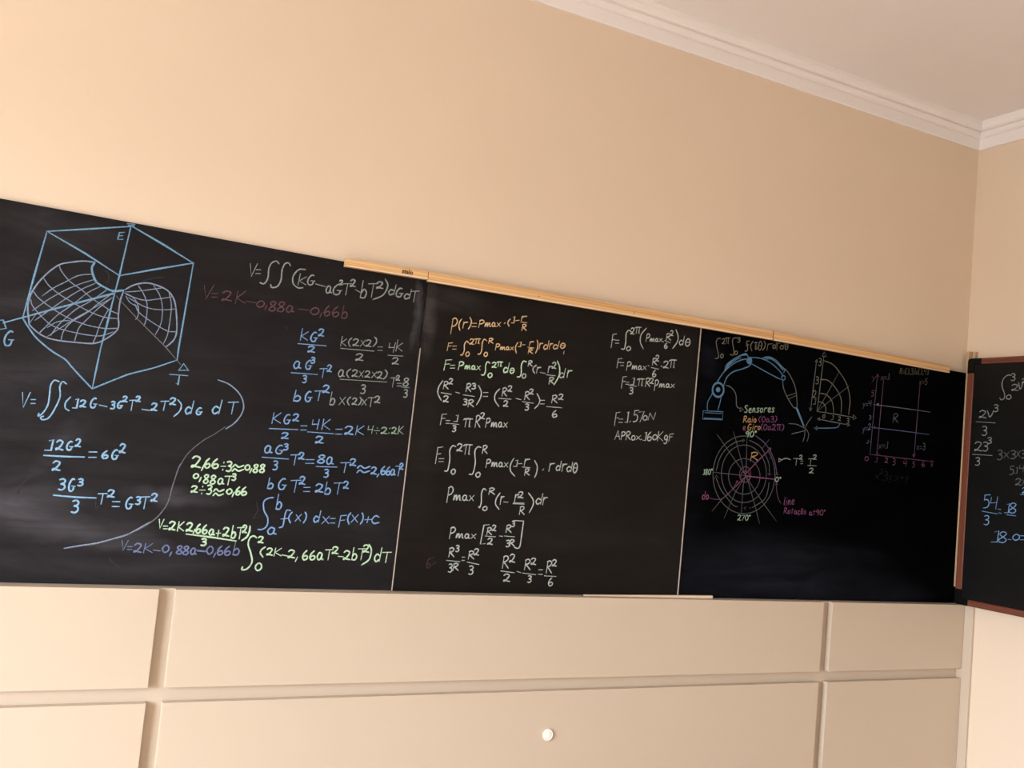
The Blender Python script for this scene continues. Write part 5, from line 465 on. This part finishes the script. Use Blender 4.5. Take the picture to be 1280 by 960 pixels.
'verydim 0 42 30835 15643 31083 15420;verydim 0 42 31095 15667 30813 15404;verydim 0 42 31280 15456 31266 15411 31244 15351;verydim 1 42 31362 15754 31459 15785 31531 15733 31502 15646 31416 15616 31513 15587 31538 15500 31466 15415 31352 15432;verydim 0 42 31621 15650 31693 15513;verydim 0 42 31787 15666 31642 15317;verydim 0 43 31907 15469 31891 15425 31866 15367;verydim 0 43 32015 15642 32197 15459;verydim 0 43 32205 15667 31998 15441;verydim 0 43 32288 15585 32496 15604;verydim 0 43 32405 15700 32379 15490;verydim 0 43 32580 15683 32664 15551;verydim 0 43 32773 15702 32605 15360;verydim 1 32 31114 15817 31175 15861 31267 15840 31248 15779 31169 15690 31117 15666 31132 15699 31199 15684 31297 15672'),
(4,'chalk_formula','grey white integral from 0 to 3 at the top',
'greywhite 1 43 25787 20177 25946 20206 26148 20042 26183 19751 26060 19458 26048 19264 26175 19178 26260 19266;greywhite 1 43 25783 20243 25692 20261 25625 20215 25652 20149 25732 20132 25642 20103 25619 20033 25686 19971 25793 19992;greywhite 1 43 25844 19387 25940 19336 25951 19261 25866 19204 25762 19249 25755 19333 25844 19387;greywhite 1 43 25737 19766 25640 19816 25496 19776 25525 19699 25650 19593 25732 19569 25708 19610 25602 19582 25448 19553;greywhite 1 42 25450 19888 25414 19748 25370 19609 25304 19715 25268 19883;greywhite 1 42 25300 20003 25255 20036 25188 20010 25201 19959 25260 19888 25298 19872 25287 19899 25237 19881 25165 19862'),
(4,'chalk_formula','grey white fraction 2v cubed over 3',
'greywhite 1 44 27162 18677 27053 18741 26890 18697 26923 18602 27064 18469 27156 18437 27129 18487 27009 18457 26836 18426;greywhite 1 43 26801 18741 26743 18604 26673 18467 26569 18574 26511 18741;greywhite 1 43 26500 18965 26395 18985 26319 18940 26349 18873 26442 18853 26338 18827 26311 18757 26388 18692 26511 18710;greywhite 1 44 26981 18044 26866 18072 26781 18016 26815 17928 26917 17899 26802 17867 26772 17776 26857 17690 26994 17710;greywhite 0 44 27305 18259 26400 18220'),
(4,'chalk_formula','grey white fraction with powers of 3',
'greywhite 1 44 27298 17330 27181 17412 27008 17362 27043 17244 27193 17075 27292 17032 27263 17096 27135 17062 26951 17030;greywhite 1 43 26905 17383 26782 17413 26690 17359 26727 17272 26836 17242 26713 17212 26681 17123 26772 17037 26919 17054;greywhite 1 43 26705 17586 26609 17606 26539 17571 26567 17512 26652 17492 26556 17473 26532 17413 26602 17356 26716 17367;greywhite 1 44 27211 16722 27109 16750 27034 16704 27064 16628 27155 16601 27053 16576 27027 16500 27102 16424 27223 16437;greywhite 0 44 27388 16875 26464 16861'),
(4,'chalk_formula','dim grey multiplication of threes',
'palegrey 1 39 26203 17071 26096 17104 26017 17046 26048 16953 26144 16921 26036 16889 26009 16794 26088 16702 26215 16721;palegrey 0 39 25908 17013 25712 16809;palegrey 0 39 25703 17037 25926 16792;palegrey 1 39 25622 17077 25510 17105 25427 17058 25460 16980 25559 16952 25448 16927 25419 16847 25501 16770 25634 16784;palegrey 0 39 25371 17083 25218 16862;palegrey 0 39 25211 17106 25385 16846;palegrey 1 39 25144 17107 25056 17132 24992 17088 25018 17015 25096 16990 25008 16966 24985 16892 25050 16821 25154 16835;palegrey 0 39 25437 16479 25596 16464 25609 16325;palegrey 1 39 25609 16325 25516 16345 25463 16261 25503 16150 25629 16113;palegrey 0 39 25355 16417 25293 16446 25310 16193 25412 16190;palegrey 0 39 25194 16531 25209 16400 25027 16416;palegrey 0 39 25016 16551 25053 16268;palegrey 1 39 25340 15925 25257 15985 25134 15954 25158 15872 25266 15750 25336 15718 25315 15763 25224 15742 25093 15724;palegrey 0 38 25039 15945 24924 15773;palegrey 0 38 24919 15966 25049 15757'),
(4,'chalk_formula','blue fraction 54 over 3 equal to 18',
'midblue 0 46 26440 15238 26684 15208 26704 14993;midblue 1 46 26704 14993 26562 15027 26481 14900 26541 14727 26735 14665;midblue 0 46 26387 15140 26410 14906 26123 14940;midblue 0 46 26106 15182 26163 14676;midblue 1 46 26655 14336 26539 14374 26454 14325 26488 14234 26590 14197 26475 14174 26445 14086 26530 13994 26667 14002;midblue 0 45 25667 14906 25567 14953 25594 14577 25759 14565;midblue 1 45 25273 14937 25399 14988 25525 14903 25424 14801 25273 14712 25361 14589 25538 14605 25538 14696 25373 14809 25273 14937;midblue 1 45 25029 15591 24982 15642 24913 15614 24927 15541 24987 15436 25026 15409 25015 15448 24964 15428 24890 15410;midblue 0 46 26067 14685 25931 14677;midblue 0 46 26024 14536 25894 14523;midblue 0 46 26781 14531 26078 14485;midblue 0 45 25652 14491 25256 14484;midblue 0 45 25111 15352 24885 15360'),
(4,'chalk_formula','blue subtraction starting with 18 near the lower part',
'midblue 0 46 26136 13744 25966 13810 26012 13348 26292 13318;midblue 1 45 25620 13742 25768 13791 25916 13695 25797 13589 25620 13499 25723 13363 25931 13373 25931 13471 25738 13600 25620 13742;midblue 1 45 25183 13758 25315 13674 25331 13574 25213 13515 25072 13593 25061 13703 25183 13758;midblue 0 45 25030 13716 24792 13743;midblue 0 45 25020 13558 24792 13585;midblue 0 45 25539 13516 25401 13517'),
]
def smoothed(p):
    if len(p) < 3: return p
    closed = (p[0] - p[-1]).length < 1e-4
    out = []
    n = len(p)
    for i in range(n - 1):
        a = p[i - 1] if i else (p[-2] if closed else p[0] * 2 - p[1]); b = p[i]; c = p[i + 1]
        d = p[i + 2] if i + 2 < n else (p[1] if closed else p[-1] * 2 - p[-2])
        k = 4 if (c - b).length > .004 else 2
        for j in range(k):
            t = j / k
            out.append(.5 * ((2 * b) + (c - a) * t + (2 * a - 5 * b + 4 * c - d) * t * t + (3 * b - a - 3 * c + d) * t ** 3))
    out.append(p[-1]); return out
rng = random.Random(7)
def stroke(bm, pts, w, mi, put):
    """a low ridge of chalk: two feet on the board and a crest, wavering a little in width"""
    q = [pts[0]]
    for p in pts[1:]:
        if (p - q[-1]).length > .0004: q.append(p)
    if len(q) < 2: q.append(q[0] + Vector((w * .3, w * .1)))
    d0 = (q[1] - q[0]).normalized(); d1 = (q[-1] - q[-2]).normalized()
    q[0] = q[0] - d0 * w * .3; q[-1] = q[-1] + d1 * w * .3
    rows = []
    for i, p in enumerate(q):
        d = (q[min(i + 1, len(q) - 1)] - q[max(i - 1, 0)])
        if d.length < 1e-7: d = Vector((1, 0))
        d.normalize(); n = Vector((-d.y, d.x)); ww = w * .5 * rng.uniform(.86, 1.10)
        if i in (0, len(q) - 1): ww *= .6
        rows.append((bm.verts.new(put(p + n * ww, .0001)), bm.verts.new(put(p, .0007)), bm.verts.new(put(p - n * ww, .0001))))
    for A, B in zip(rows, rows[1:]):
        for f in (bm.faces.new((A[0], B[0], B[1], A[1])), bm.faces.new((A[1], B[1], B[2], A[2]))): f.material_index = mi
BOARDS = {1: (b1, Y1), 2: (b2, Y2), 3: (b3, Y3), 4: (fb, XS)}
for nb, name, label, data in CHALK:
    board, face = BOARDS[nb]
    L0 = Vector(board.location); bm = bmesh.new(); slots = []
    if nb < 4: put = lambda p, h: (p.x - L0.x, face - h - L0.y, p.y - L0.z)
    else: put = lambda p, h: (face - h - L0.x, p.x - L0.y, p.y - L0.z)
    for item in data.split(';'):
        f = item.split(); key = 'ink_' + f[0]
        if key not in slots: slots.append(key)
        v = [int(t) / 1e4 for t in f[2:]]; w = v[0]; pts = [Vector((v[i], v[i + 1])) for i in range(1, len(v), 2)]
        if f[1] == '1': pts = smoothed(pts)
        stroke(bm, pts, w * .88, slots.index(key), put)
    me = bpy.data.meshes.new(name); bm.to_mesh(me); bm.free()
    for k in slots: me.materials.append(M[k])
    o = bpy.data.objects.new(name, me); C.objects.link(o); o.parent = board; o['label'] = label
